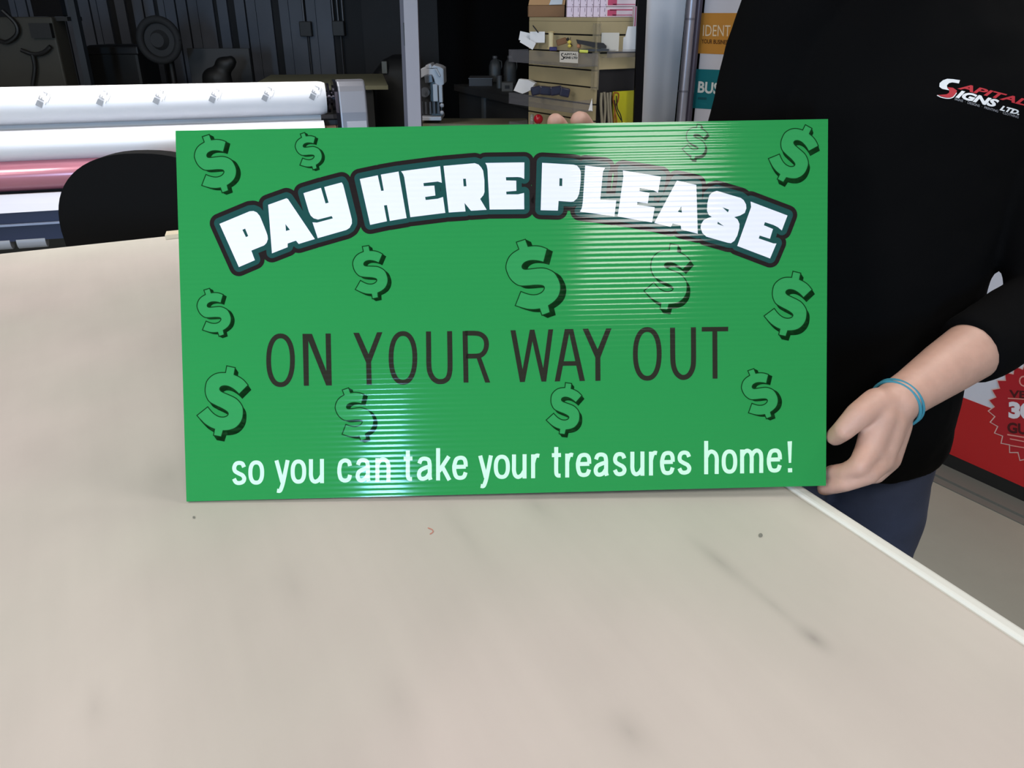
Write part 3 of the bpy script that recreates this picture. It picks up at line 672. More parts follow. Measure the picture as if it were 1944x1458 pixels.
# silver pole and white banner beside the display wall
def up_px(a, b, y): return PY(*a, y), PY(*b, y)
def extend(p0, p1, z0, z1):
    d_ = (p0-p1)/(p0.z-p1.z); return p1+d_*(z0-p1.z), p1+d_*(z1-p1.z)
pt, pb = extend(*up_px((1319, 0), (1298, 228), 3.62), 0.0, 2.35)
pole = thing('display_pole', tuple(pt), 'silver upright pole between the white banner and the display wall', 'pole')
MB().tube([pt+V(-.012, 0, 0), pb+V(-.012, 0, 0)], .021, 20).build('tube', mat('silver_pole', (150, 148, 160), .35, .5), pole, True)
MB().tube([pt+V(.02, -.004, .001), pb+V(.02, -.004, 0)], .013, 16).build('dark_channel', mat('pole_channel', (70, 64, 78), .4, .4), pole, True)
for k in range(8):
    c_ = pt.lerp(pb, .14+.12*k); MB().tube([c_+V(-.012, 0, -.004), c_+V(-.012, 0, .004)], .0225, 20).build('joint_ring', mat('joint', (112, 110, 122), .4, .4), pole, True)
by = 3.86
tl, bl_ = extend(*up_px((1228, 0), (1215, 232), by), .06, 2.3); tr, br_ = extend(*up_px((1303, 0), (1281, 228), by), .06, 2.3)
ban = thing('banner', (float((tl.x+tr.x)/2), by, 0), 'tall plain white fabric banner standing between the black shelf frame and the silver pole', 'banner')
mb = MB(); n = 16; vs = []
for k in range(n+1):
    a, b = tl.lerp(tr, k/n), bl_.lerp(br_, k/n); o = V(0, .012*math.sin(k/n*PI*2.2)*.3, 0); vs += [a+o, b+o, b+o+V(0, .004, 0), a+o+V(0, .004, 0)]
fs = []
for k in range(n):
    for j in range(4): fs.append((k*4+j, k*4+(j+1) % 4, (k+1)*4+(j+1) % 4, (k+1)*4+j))
mb.add(vs, fs + [(0, 1, 2, 3), (n*4, n*4+1, n*4+2, n*4+3)]); mb.build('banner_sheet', mat('banner_fabric', (228, 229, 238), .7), ban, 60)
MB().box(((tl.x+tr.x)/2, by, .03), (.24, .16, .06)).build('banner_base', mat('base_black', (24, 24, 24), .5), ban)

# ------------------------------------------------------------ wide-format printer
EP = V(-.779, 3.496, 1.158); EX = V(1.159, .342, 0).normalized(); EY = V(-EX.y, EX.x, 0); EZ = V(0, 0, 1)
EA = (EX, EY, EZ)
def ep(a, b, z): return V(EP.x, EP.y, 0) + EX*a + EY*b + EZ*z
FRP = Plane(ep(0, -.065, 0), -EY)
def fz(u, v, yo=-.065):                # height on the printer's front plane at a pixel
    return Plane(ep(0, yo, 0), -EY).m(u, v).z
def fl(u, v, yo=-.065):
    p = Plane(ep(0, yo, 0), -EY).m(u, v); return (p-V(EP.x, EP.y, 0)).dot(EX)
LX = -2.35
prn = thing('wide_format_printer', tuple(ep(-1.1, .1, 0)), 'large roll-fed printer with a row of rollers and rails behind the black chair', 'printer')
paper = mat('backing_paper', (222, 222, 228), .38, spec=.5)
chrome = mat('dark_chrome', (58, 56, 66), .18, .9); alu = mat('aluminium', (132, 133, 142), .4, .6); navy = mat('navy_rail', (30, 36, 64), .35, .2); dkp = mat('printer_dark', (26, 26, 32), .5)
zc = EP.z; R0 = .066
# paper roll is loaded on the printer: a thing of its own
ro = MB(); ro.tube([ep(LX, 0, zc), ep(-.03, 0, zc), ep(-.012, 0, zc), ep(0, 0, zc)], [R0*1.08, R0, R0*.97, R0*.90], 48)
roll = thing('media_roll', tuple(ep(-1.1, 0, zc-R0)), 'bright white roll of backing paper with faint grey logos across the top of the printer', 'paper roll')
rollp = ro.build('paper', paper, roll, 40)
paper_ = ro
gl = mat('backing_logo', (132, 135, 142), .5)
def on_roll(a, th, r=R0+.0024):        # th measured from the front towards the top
    k = 1 + .08*(a/LX)
    return ep(a, -r*k*math.cos(th), zc + r*k*math.sin(th))
def roll_poly(mb, a0, th0, pts):       # pts in metres, rotated about 60 degrees
    c_, s_ = math.cos(1.05), math.sin(1.05)
    vs = []
    for x_, y_ in pts:
        X_, Y_ = x_*c_-y_*s_, x_*s_+y_*c_
        vs.append(on_roll(a0+X_, th0+Y_/R0))
    mb.add(vs, [tuple(range(len(vs)))])
for u in (80, 195, 302, 408, 508, 598):
    a0 = fl(u, 200); lm = MB()
    def sq(x0_, y0_, x1_, y1_): roll_poly(lm, a0, .38, [(x0_, y0_), (x1_, y0_), (x1_, y1_), (x0_, y1_)])
    m_ = .001
    sq(-.026, -.011, -.006, .010)
    sq(-.001, -.011, .003, .010); sq(.003, .007, .013, .010); sq(.003, -.002, .010, .001)      # F
    sq(.030, -.009, .033, .010); sq(.022, -.011, .033, -.008)                                    # J
    sq(-.010, -.020, .036, -.0185); sq(.000, -.025, .030, -.0238)
    lm.build('printed_logo', gl, rollp, fix=False)
# second white sheet hanging below (the print feeding down)
def zpx(v, u=0): return fz(u, v)
z2 = fz(0, 280, -.10)
s2 = MB(); s2.tube([ep(LX, -.045, z2-.005), ep(-.02, -.045, z2-.005)], .058, 40); s2.build('lower_white_roller', paper, prn, 40)
sheet = MB(); sheet.box(ep((LX-.02)/2, .02, (zc+z2)/2-.02), (-LX-.03, .01, .16), EA); sheet.build('white_sheet', mat('sheet', (215, 212, 212), .6), prn)
zpk = fz(0, 340, -.12)
pk = MB(); pk.tube([ep(LX, -.06, zpk), ep(-.35, -.06, zpk)], .058, 36); pk.build('pink_roller', mat('pink_gloss', (176, 112, 128), .22, .15, coat=.5), prn, 40)
MB().box(ep((LX-.3)/2, -.01, (z2+zpk)/2), (-LX-.3, .03, .08), EA).build('grey_gap_rail', mat('gap_rail', (120, 112, 118), .5), prn)
zw = fz(0, 386, -.10)
MB().prism([ep(LX, -.11, zw+.035), ep(-.3, -.11, zw+.03), ep(-.3, -.13, zw-.03), ep(LX, -.13, zw-.036)], EY*.012).build('white_tray_sheet', mat('sheet_b', (214, 212, 222), .5), prn)
zn = fz(0, 424, -.10)
MB().box(ep((LX-.3)/2, -.08, zn+.025), (-LX-.3, .07, .05), EA).build('navy_rail', navy, prn)
MB().box(ep((LX-.3)/2, -.09, zn-.005), (-LX-.3, .08, .007), EA).build('pale_rail_strip', mat('rail_strip', (130, 140, 165), .4), prn)
MB().box(ep((LX-.3)/2, -.06, zn-.045), (-LX-.3, .07, .06), EA).build('navy_rail', navy, prn)
zg = fz(60, 460, -.10)
MB().tube([ep(LX, -.07, zg), ep(fl(24, 460), -.07, zg)], .028, 24).build('grey_tube', mat('grey_tube', (150, 152, 160), .4), prn, 40)
MB().tube([ep(fl(36, 460), -.07, zg), ep(fl(90, 455), -.07, zg)], .028, 24).build('grey_tube', mat('grey_tube', (150, 152, 160), .4), prn, 40)
# right-hand end
MB().tube([ep(0, 0, zc), ep(.035, 0, zc)], .030, 24).tube([ep(.006, 0, zc), ep(.016, 0, zc)], .058, 32).tube([ep(.026, 0, zc), ep(.04, 0, zc)], .050, 32).build('roll_spindle', chrome, prn, 40)
MB().tube([ep(-.02, -.03, z2), ep(.03, -.03, z2)], .03, 20).build('roller_core', mat('cardboard_core', (120, 88, 72), .7), prn, 40)
ec = MB()
prof = [(.05, -.075), (.03, -.085), (-.05, -.10), (-.20, -.115), (-.28, -.125), (-.28, .10), (.02, .10), (.06, .06), (.072, 0), (.066, -.05)]
ec.prism([ep(.045, y_, zc+z_) for z_, y_ in prof], EX*.115); bevel(ec.build('end_housing', alu, prn), .012, 3)
MB().prism([ep(.032, y_*1.0, zc+z_) for z_, y_ in prof], EX*.0125).build('housing_inner_plate', chrome, prn)
MB().prism([ep(.07, y_-.012, zc+z_) for z_, y_ in [(-.085, -.100), (-.20, -.117), (-.27, -.124), (-.27, -.11), (-.085, -.085)]], EX*.08).build('clear_guard', mat('guard', (190, 192, 205), .15, .3), prn)
MB().box(ep((LX+.1)/2, .12, zc-.30), (-LX+.1, .22, .42), EA).build('carcass', dkp, prn)
for a in (-.2, -2.1):
    MB().box(ep(a, .08, (zc-.50)/2), (.09, .09, zc-.50), EA).box(ep(a, .04, .03), (.10, .62, .06), EA).build('stand_leg', dkp, prn)

# ------------------------------------------------------------ black chair behind the table
cc = PY(262, 291, 2.50); cw = 182/F_PX*((cc-CAM).dot(FW))
ch = thing('office_chair', (cc.x, cc.y, 0), 'black office chair with a rounded backrest tucked behind the far edge of the table', 'chair')
mb = MB(); pts = []
ztop = cc.z; zlow = ztop - .42
for k in range(33):
    a = PI*k/32; pts.append((cc.x + cw*math.copysign(abs(math.cos(a))**.85, math.cos(a)), cc.y, ztop-.24 + .24*abs(math.sin(a))**.9))
pts += [(cc.x-cw*.96, cc.y, zlow+.03), (cc.x-cw*.85, cc.y, zlow), (cc.x+cw*.85, cc.y, zlow), (cc.x+cw*.96, cc.y, zlow+.03)]
mb.prism([V(*p) for p in pts], V(0, .07, .0)); bevel(mb.build('backrest', mat('black_fabric', (14, 14, 15), .95, spec=.15), ch), .025, 4)
fb = mat('chair_plastic', (18, 18, 19), .5)
mb = MB().loft([(V(cc.x, cc.y+.27, .50), .22, .20), (V(cc.x, cc.y+.27, .54), .245, .225), (V(cc.x, cc.y+.27, .58), .235, .215)], 36, 3); mb.build('seat', mat('black_fabric', (14, 14, 15), .95), ch, 50)
MB().tube([V(cc.x, cc.y+.085, zlow+.15), V(cc.x, cc.y+.085, .52), V(cc.x, cc.y+.12, .475), V(cc.x, cc.y+.27, .475)], .018, 12).build('back_bracket', fb, ch, 60)
MB().tube([V(cc.x, cc.y+.27, .10), V(cc.x, cc.y+.27, .50)], .026, 16).build('gas_column', fb, ch, 40)
for k in range(5):
    a = 2*PI*k/5+.3; e_ = V(cc.x+.27*math.cos(a), cc.y+.27+.27*math.sin(a), .075)
    b_ = MB().tube([V(cc.x, cc.y+.27, .11), e_], [.024, .015], 10).build('base_arm', fb, ch, 40)
    MB().tube([V(e_.x-.012, e_.y, .028), V(e_.x+.012, e_.y, .028)], .028, 16).build('castor', fb, b_, 40)

# ------------------------------------------------------------ things in the dark back of the shop
def upright(name, u0, v0, u1, v1, y, depth, m, label, cat, to_floor=False):
    a, b = PY(u0, v0, y), PY(u1, v1, y)
    z0 = 0 if to_floor else b.z
    mb = MB().box(((a.x+b.x)/2, y+depth/2, (a.z+z0)/2), (abs(b.x-a.x), depth, a.z-z0))
    return mb, a, b
olive = mat('olive_cabinet', (50, 48, 42), .7, noise=.15, nscale=4); blackp = mat('black_plastic', (12, 12, 14), .55)
# cabinet machine at far side
a, b = PY(-130, 32, 4.6), PY(126, 160, 4.6)
t = thing('machine_cabinet', ((a.x+b.x)/2, 4.66, 0), 'tall dull olive machine cabinet with hanging cables at the edge of the ribbed wall', 'cabinet')
bevel(MB().box(((a.x+b.x)/2, 4.67, a.z/2), (b.x-a.x, .14, a.z)).build('cabinet_body', olive, t), .01)
q0, q1 = PY(56, 44, 4.585), PY(102, 72, 4.585)
MB().box(((q0.x+q1.x)/2, 4.585, (q0.z+q1.z)/2), (q1.x-q0.x, .028, q0.z-q1.z)).build('control_box', blackp, t)
for pts in ([(5, 20), (30, 45), (32, 65), (12, 80), (-10, 74)], [(40, 95), (62, 103), (82, 100), (96, 88)], [(62, 104), (66, 128), (62, 162)]):
    MB().tube([tuple(p) for p in cr([PY(u, v, 4.575) for u, v in pts], 5)], .011, 8).build('hanging_cable', blackp, t, True)
MB().box(PY(138, 90, 4.6)+V(0, .1, 0), (.035, .04, .6)).build('corner_upright', mat('dark_upright', (30, 36, 44), .5), t)
# dark monitor on the cabinet
zcab = a.z; a, b = PY(40, -70, 4.66), PY(118, 27, 4.66); b.z = zcab+.002
t2 = thing('monitor', ((a.x+b.x)/2, 4.69, b.z), 'black monitor standing on top of the olive machine cabinet', 'monitor')
MB().box(((a.x+b.x)/2, 4.69, (a.z+b.z)/2), (b.x-a.x, .05, a.z-b.z)).build('screen_case', mat('gloss_black', (8, 8, 12), .1), t2)
MB().box(((a.x+b.x)/2, 4.72, b.z-.012), (.22, .16, .02)).build('foot', blackp, t2)
# black storage case on a stand
a, b = PY(160, 86, 5.3), PY(272, 158, 5.3)
t = thing('storage_case', ((a.x+b.x)/2, 5.45, 0), 'black square-cornered case standing in front of the ribbed wall beside the fan', 'case')
bevel(MB().box(((a.x+b.x)/2, 5.45, (a.z+.85)/2), (b.x-a.x, .3, a.z-.85)).build('case_body', blackp, t), .02)
bevel(MB().box(((a.x+b.x)/2, 5.45, a.z-.03), (b.x-a.x+.015, .315, .05)).build('case_lid', mat('black_lid', (20, 20, 24), .5), t), .01)
MB().box(((a.x+b.x)/2, 5.45, .425), (b.x-a.x-.03, .28, .849)).build('case_stand', blackp, t)
# round fan
f0 = PY(302, 76, 5.2); fr_ = 36/F_PX*(f0-CAM).dot(FW)
t = thing('pedestal_fan', (f0.x, 5.2, 0), 'round dark fan head with a grey centre on a stand before the ribbed wall', 'fan')
mb = MB(); rim = [f0+V(fr_*math.cos(2*PI*k/36), 0, fr_*math.sin(2*PI*k/36)) for k in range(37)]
mb.tube(rim, .022, 10, False); mb.build('fan_rim', mat('fan_dark', (28, 29, 32), .8), t, True)
MB().tube([f0+V(0, .01, 0), f0+V(0, .10, 0)], [fr_*.95, fr_*.5], 36).build('fan_shroud', mat('fan_shroud', (34, 35, 38), .7), t, 40)
MB().tube([f0+V(0, -.03, 0), f0+V(0, .01, 0)], [fr_*.35, fr_*.5], 28).build('fan_hub', mat('fan_hub', (40, 41, 44), .8), t, 40)
MB().tube([V(f0.x, 5.32, .02), V(f0.x, 5.32, f0.z), f0+V(0, .08, 0)], .02, 12).build('fan_pole', blackp, t, 60)
MB().tube([V(f0.x, 5.32, 0), V(f0.x, 5.32, .03)], .2, 28).build('fan_base', blackp, t, 40)
# grey board and black bag
a, b = PY(352, 92, 5.5), PY(480, 165, 5.5)
t = tag(bevel(MB().box(((a.x+b.x)/2, 5.53, (a.z+.0)/2), (b.x-a.x, .03, a.z)).build('grey_board', mat('grey_board', (62, 63, 66), .7)), .004), 'plain dark grey board leaning upright before the ribbed wall with a black bag in front', 'board')
g0 = PY(425, 132, 5.2)
t = thing('carry_bag', (g0.x, 5.2, 0), 'black soft bag slumped in front of the plain grey board', 'bag')
mb = MB(); k_ = (g0-CAM).dot(FW)/F_PX
mb.sph(g0+V(.012, 0, .03), 18*k_, 16, (1.1, .8, .8)); mb.sph(g0+V(-.05, 0, -.05), 24*k_, 16, (1.2, .8, .9)); mb.cap(g0+V(-.1, 0, -.1), g0+V(.05, 0, .045), .05, .035)
mb.sph(g0+V(-.02, 0, -.14), 28*k_, 16, (1.3, .9, .8))
bg = mb.build('bag_body', blackp, t); remesh(bg, .012, 5)
MB().box(V(g0.x-.02, 5.2, (g0.z-.2)/2), (.26, .2, g0.z-.2)).build('bag_stool', blackp, t)
# conduits and switch boxes on the back wall
cg = mat('conduit', (92, 92, 96), .4, .5)
for (u, v, l_) in ((581, 55, 'thin grey conduit with a switch box on the ribbed wall, nearer the grey board'), (643, 54, 'thin grey conduit with a switch box on the back wall, nearer the grey post')):
    b_ = PY(u, v, 6.24); t = thing('conduit', (b_.x, 6.24, 1.0), l_, 'conduit')
    for dx in ((-.01,) if u < 600 else (-.035, .0, .035)): MB().tube([V(b_.x+dx, 6.25, b_.z), V(b_.x+dx, 6.25, 3.05)], .007, 10).build('pipe', cg, t, 40)
    MB().tube([V(b_.x+.008, 6.25, 1.0), V(b_.x+.008, 6.25, b_.z)], .006, 10).build('pipe', mat('conduit_dark', (60, 60, 64), .5, .4), t, 40)
    bevel(MB().box(b_, (.085, .05, .10)).build('switch_box', mat('switch_box', (36, 36, 38), .6), t), .006)
# pale cutting board / high bench
ck = PY(737, 170, 4.5)
t = thing('cutting_bench', (ck.x-.45, 4.95, 0), 'high bench with a pale board top seen edge-on beyond the end of the paper roll', 'bench')
MB().prism([V(ck.x, 4.5, ck.z), V(ck.x-.72, 4.42, ck.z), V(ck.x-.86, 5.35, ck.z), V(ck.x-.17, 5.45, ck.z)], V(0, 0, .02)).build('board_top', mat('pale_board', (120, 118, 94), .7), t)
for dx, dy in ((-.12, .08), (-.66, .04), (-.25, .82), (-.78, .75)):
    MB().box((ck.x+dx, 4.5+dy, (ck.z-.001)/2), (.06, .06, ck.z-.001)).build('leg', blackp, t)
MB().box((ck.x-.45, 4.92, ck.z-.25), (.5, .5, .3)).build('dark_drawer_box', blackp, t)
# dark gear beside the post
g0 = PY(752, 128, 5.75)
t = thing('equipment_box', (g0.x, 5.75, 0), 'dark humped equipment with a small pale plate beside the grey post', 'equipment')
mb = MB().loft([(V(g0.x, 5.75, .0), .15, .16), (V(g0.x, 5.75, g0.z-.03), .15, .16), (V(g0.x+.02, 5.75, g0.z+.05), .10, .12), (V(g0.x+.03, 5.75, g0.z+.08), .045, .06)], 28, 3.2); mb.build('equipment_body', mat('equipment_dark', (20, 20, 22), .6), t, 50)
p_ = PY(730, 128, 5.58); bevel(MB().box(p_, (.035, .02, .075)).build('pale_plate', mat('pale_plate', (110, 112, 108), .6), t), .004)
# grey post
pt, pb = extend(*up_px((779, 0), (787, 232), 3.7), 0, CEIL)
k_ = (PY(780, 100, 3.7)-CAM).dot(FW)/F_PX
t = thing('support_post', tuple(pt), 'light grey square steel post rising from floor to ceiling beside the machine', 'post')
mb = MB(); w_ = 13*k_
for o_, ww, nm, m_ in ((0, w_, 'post_face', mat('post_grey', (150, 148, 158), .6)),):
    mb = MB(); loop = [pt+V(-ww, 0, 0), pt+V(ww, 0, 0), pb+V(ww, 0, 0), pb+V(-ww, 0, 0)]; mb.prism(loop, V(0, .012, 0)); mb.build(nm, m_, t)
MB().prism([pt+V(-w_-.0175, .0125, 0), pt+V(w_*.9, .0125, 0), pb+V(w_*.9, .0125, 0), pb+V(-w_-.0175, .0125, 0)], V(0, .07, 0)).build('post_channel', mat('post_side', (82, 80, 92), .6), t)
MB().box(PY(769, 65, 3.702)+V(0, .006, 0), (.012, .012, .09)).build('dark_latch', blackp, t)
# machine head beside the post
def mk(u, v, y=4.0): return PY(u, v, y)
k_ = (mk(820, 180)-CAM).dot(FW)/F_PX
base = mk(820, 233)
t = thing('embroidery_machine', (base.x, 4.1, base.z), 'compact white and dark grey stitching machine head on the pale bench beside the post', 'machine')
mw = mat('machine_white', (168, 170, 178), .4); mg = mat('machine_grey', (84, 88, 96), .4, .3); md = mat('machine_dark', (24, 26, 30), .4)
def mbx(mb, u0, v0, u1, v1, y0=4.0, dep=.12, tilt=0):
    c_ = PY((u0+u1)/2, (v0+v1)/2, y0); ca, sa = math.cos(tilt), math.sin(tilt)
    return mb.box(c_+V(0, dep/2, 0), ((u1-u0)*k_, dep, (v1-v0)*k_*1.0), (V(ca, 0, sa), V(0, 1, 0), V(-sa, 0, ca)))
top_ = MB(); top_.prism([mk(u, v) for u, v in [(796,135),(800,130),(806,128),(808,124),(818,121),(820,127),(823,123),(836,127),(842,131),(843,160),(836,165),(826,160),(822,146),(812,142),(796,150)]], V(0, .16, 0)); bevel(top_.build('upper_housing', mw, t), .004)
mbb = MB(); mbx(mbb, 798, 140, 838, 222, 4.03, .12); mbb.build('machine_body', md, t)
for (u0, v0, u1, v1, ti) in ((822, 161, 831, 192, 0), (833, 164, 840, 194, 0), (806, 143, 821, 157, .1), (829, 130, 833, 146, .5)):
    mb = MB(); mbx(mb, u0, v0, u1, v1, 3.985, .03, ti); bevel(mb.build('cover_plate', mw if u0 != 806 else mg, t), .003)
kn = mk(807, 175, 3.99); MB().tube([kn+V(0, -.01, 0), kn+V(0, .05, 0)], .022, 20).tube([kn+V(0, -.016, 0), kn+V(0, -.009, 0)], .006, 12).build('tension_knob', mg, t, 40)
for i, u in enumerate((801, 809, 817, 825, 833)):
    c_ = mk(u, 206, 3.99); MB().tube([c_-V(0, 0, .025), c_+V(0, 0, .03)], .006, 10).build('needle_bar', mg, t, 40)
mb = MB()
for v in (200, 214): c_ = mk(839, v, 3.98); mb = MB(); mb.sph(c_, .010, 12); mb.build('screw_knob', mw, t, True)
mb = MB(); mbx(mb, 797, 222, 838, 229, 3.97, .2); bevel(mb.build('needle_plate', mw, t), .003)
# dim counter with jugs, carrying the machine at its near end
zc2 = base.z
cm = mat('counter_dark', (40, 41, 44), .6)
kx0, kx1 = mk(793, 233).x, mk(1002, 233).x
t = thing('back_bench', ((kx0+kx1)/2, 4.15, 0), 'low bench with a pale top carrying the stitching machine', 'bench')
MB().box(((kx0+kx1)/2, 4.075, zc2-.0135), (kx1-kx0, .23, .025)).build('bench_top', mat('pale_bench', (112, 104, 84), .6), t)
for a_ in (kx0+.04, kx1-.04):
    for b_ in (4.0, 4.15): MB().box((a_, b_, (zc2-.027)/2), (.05, .05, zc2-.027)).build('leg', blackp, t)
L0, L1 = PY(868, 163, 5.0), PY(1010, 190, 4.4)
zt2 = L0.z
t = thing('dark_counter', ((L0.x+L1.x)/2, 5.0, 0), 'dark counter with a grey front panel standing behind the pale bench', 'counter')
q0 = PZ(862, 160, zt2); q1 = PZ(1004, 192, zt2); dv = (q0-q1).normalized(); pn = V(-dv.y, dv.x, 0); pn = pn if pn.y > 0 else -pn
q1 = q1 - dv*.1
MB().prism([q0, q1, q1+pn*.6, q0+pn*.6], V(0, 0, -.035)).build('counter_top', mat('counter_top', (48, 48, 50), .5), t)
o_ = V(0, 0, -.036)
MB().prism([q0+o_+pn*.03, q1+o_+pn*.03, V(q1.x, q1.y, .0)+pn*.03, V(q0.x, q0.y, .0)+pn*.03], pn*.5).build('counter_body', cm, t)
f_ = Plane(q0+pn*.025, pn).m(919, 210)
MB().box((f_.x, f_.y, zt2/2-.02), (.035, .018, zt2-.04), (dv, pn, V(0, 0, 1))).build('front_strip', mat('strip_grey', (84, 86, 88), .5), t)
plast = mat('milky_plastic', (66, 68, 70), .4, alpha=.6)
for (u, v0, v1, w, nm, l_, cat) in ((940, 150, 104, 11.5, 'plastic_jug', 'milky plastic jug on the dark counter, the one farther from the shelf tower', 'jug'), (968, 154, 104, 12, 'plastic_jug', 'milky plastic jug on the dark counter, the one beside the shelf tower', 'jug')):
    b_ = PZ(u, v0+6, zt2); kk = (b_-CAM).dot(FW)/F_PX; r_j = w*kk; h_ = (v0-v1)*kk
    t = thing(nm, tuple(b_), l_, cat)
    MB().loft([(b_+V(0, 0, .001), r_j, r_j*.9), (b_+V(0, 0, h_*.6), r_j, r_j*.9), (b_+V(0, 0, h_*.8), r_j*.75, r_j*.7), (b_+V(0, 0, h_*.88), r_j*.4, r_j*.4), (b_+V(0, 0, h_*.92), r_j*.35, r_j*.35)], 24, 3).build('jug_body', plast, t, 50)
    MB().tube([b_+V(0, 0, h_*.921), b_+V(0, 0, h_)], r_j*.4, 16).build('jug_cap', mat('cap_grey', (80, 80, 84), .5), t, 40)
    MB().tube([b_+V(r_j*.4, 0, h_*.85), b_+V(r_j*1.05, 0, h_*.8), b_+V(r_j*1.1, 0, h_*.6), b_+V(r_j*.95, 0, h_*.5)], r_j*.12, 8).build('jug_handle', plast, t, True)
b_ = PZ(948, 168, zt2); kk = (b_-CAM).dot(FW)/F_PX
t = thing('glass_jar', tuple(b_), 'small grey jar with a lid in front of the two jugs', 'jar')
MB().tube([b_+V(0, 0, .001), b_+V(0, 0, 18*kk)], 5*kk, 18).build('jar_body', mat('jar_glass', (84, 86, 88), .3), t, 40)
MB().tube([b_+V(0, 0, 18.1*kk), b_+V(0, 0, 23*kk)], 5.3*kk, 18).build('jar_lid', mat('cap_grey', (80, 80, 84), .5), t, 40)
b_ = PZ(963, 174, zt2); kk = (b_-CAM).dot(FW)/F_PX
t = thing('small_carton', tuple(b_), 'small grey carton with a dark label near the front of the dark counter', 'carton')
MB().box(b_+V(0, .05, 8*kk), (21*kk, .08, 15.5*kk)).build('carton_body', mat('carton_grey', (92, 92, 92), .7), t)
MB().box(b_+V(0, .009, 8*kk), (9*kk, .001, 6*kk)).build('carton_label', blackp, t)
b_ = PZ(912, 165, zt2); kk = (b_-CAM).dot(FW)/F_PX
t = thing('shallow_tray', tuple(b_), 'long low dark grey tray on the dark counter, farthest from the shelf tower', 'tray')
MB().box(b_+V(0, .14, 7.0*kk), (44*kk, .2, 13*kk)).build('tray_body', mat('tray_grey', (52, 52, 56), .6), t)
MB().box(b_+V(0, .14, 14.2*kk), (46*kk, .21, 1.2*kk)).build('tray_rim', mat('cap_grey', (80, 80, 84), .5), t)

# ------------------------------------------------------------ slatwall display tower
K = V(.327, 3.327, 0); LF = V(.074, 3.714, 0); RTN = V(.522, 3.493, 0)
dl = (LF-K).normalized(); dr = V(-dl.y*-1, -dl.x, 0); dr = V(dl.y, -dl.x, 0)
if dr.x < 0: dr = -dr
wl, wr_ = (LF-K).length, .240
nl, nr = -dr, -dl                       # outward normals of the left-hand and right-hand faces
zt_ = PY(1004, 38, LF.y).z
BK = K + dl*wl + dr*wr_
cen = (K+BK)/2
tow = thing('display_tower', (cen.x, cen.y, 0), 'tan slatwall display tower with clear trays, seen beyond the top of the sign', 'display stand')
slat = mat('slat_tan', (176, 160, 124), .6, noise=.06, nscale=6); dark = mat('tower_dark', (22, 20, 24), .6)
def tpt(a, b, z): return V(K.x, K.y, 0) + dl*a + dr*b + V(0, 0, z)
TA = (dl, dr, V(0, 0, 1))
MB().box(tpt(wl/2, wr_/2, zt_/2), (wl-.03, wr_-.03, zt_-.01), TA).build('tower_core', dark, tow)
MB().box(tpt(wl/2, wr_/2, zt_+.004), (wl, wr_, .014), TA).build('top_board', slat, tow)
zr0 = Plane(K + dl*.0, nr).m(1170, 153).z
k = 0; gz = PY(1004, 125, LF.y).z; pitch = .0635
edges = [zt_-.004]
z = gz + pitch*2
zs = [gz + pitch*i for i in range(2, -20, -1)]
prev = zt_-.004
for zz in zs:
    if zz < .05: break
    hgt = prev-zz-.006
    if hgt > .02:
        MB().box(tpt(wl/2, .006, (prev+zz+.006)/2), (wl, .0125, hgt), TA).build('slat_board', slat, tow)
        if zz > zr0-.02: MB().box(tpt(.006, wr_/2+.007, (prev+zz+.006)/2), (.0125, wr_-.014, hgt), TA).build('slat_board', slat, tow)
    prev = zz
MB().box(tpt(-.004, -.004, (zt_+zr0)/2-.02), (.022, .022, zt_-zr0+.02), TA).build('corner_strip', mat('acrylic_strip', (165, 155, 130), .25, alpha=.4), tow)
yb = Plane(K - dl*.004, nr)
y0_, y1_, y2_, y3_ = yb.m(1163, 174), yb.m(1209, 171), yb.m(1207, 300), yb.m(1163, 300)
tag(MB().prism([y0_, y1_, y2_, y3_], nr*.004).build('yellow_board', mat('yellow_board', (205, 200, 40), .5)), 'bright yellow board fixed low on the display tower beside the black frame', 'board')
# cables hanging in front of the yellow board
def hang(name, ptsl, r, m, label, cat, off=.03):
    pl = Plane(K + nr*off, nr); t = thing(name, tuple(pl.m(*ptsl[0][0])), label, cat)
    for pts in ptsl: MB().tube([tuple(p) for p in cr([pl.m(u, v) for u, v in pts], 6)], r, 8).build('cable_loop', m, t, True)
    return t
hang('hanging_cable', [[(1166, 176), (1164, 190), (1168, 206), (1166, 222), (1165, 245)], [(1166, 176), (1174, 178), (1173, 192), (1167, 206), (1170, 225), (1171, 245)]], .0032, mat('brown_cable', (150, 88, 28), .5), 'looped brown cable hanging in front of the yellow board', 'cable')
hang('hanging_cable', [[(1170, 182), (1172, 205), (1178, 218), (1181, 232)], [(1166, 190), (1171, 212), (1179, 228)]], .0022, dark, 'thin black cord hanging beside the brown cable in front of the yellow board', 'cable', .034)
hang('cord_bundle', [[(1142, 176), (1141, 200), (1144, 245)], [(1147, 175), (1149, 205), (1146, 245)], [(1153, 176), (1154, 200), (1157, 245)], [(1159, 175), (1158, 195), (1162, 245)]], .0055, mat('pale_cord', (138, 130, 112), .5), 'bundle of pale grey cords hanging beside the brown cable on the tower', 'cord', .03)
acr = mat('clear_acrylic', (130, 130, 138), .12, alpha=.2)
def tray(z0, z1, a0, a1, out, label):
    c_ = tpt((a0+a1)/2, -out/2-.002, z0); t = thing('clear_tray', tuple(c_), label, 'tray')
    h_ = z1-z0; ac = (a0+a1)/2; L_ = a1-a0
    MB().box(tpt(ac, -out/2-.004, z0+.0015), (L_, out, .003), TA).build('tray_floor', acr, t)
    MB().box(tpt(ac, -out-.004, z0+h_/2), (L_, .003, h_), TA).build('tray_front', acr, t)
    for a in (a0+.0015, a1-.0015): MB().box(tpt(a, -out/2-.004, z0+h_/2), (.003, out-.003, h_-.001), TA).build('tray_side', acr, t)
    return t
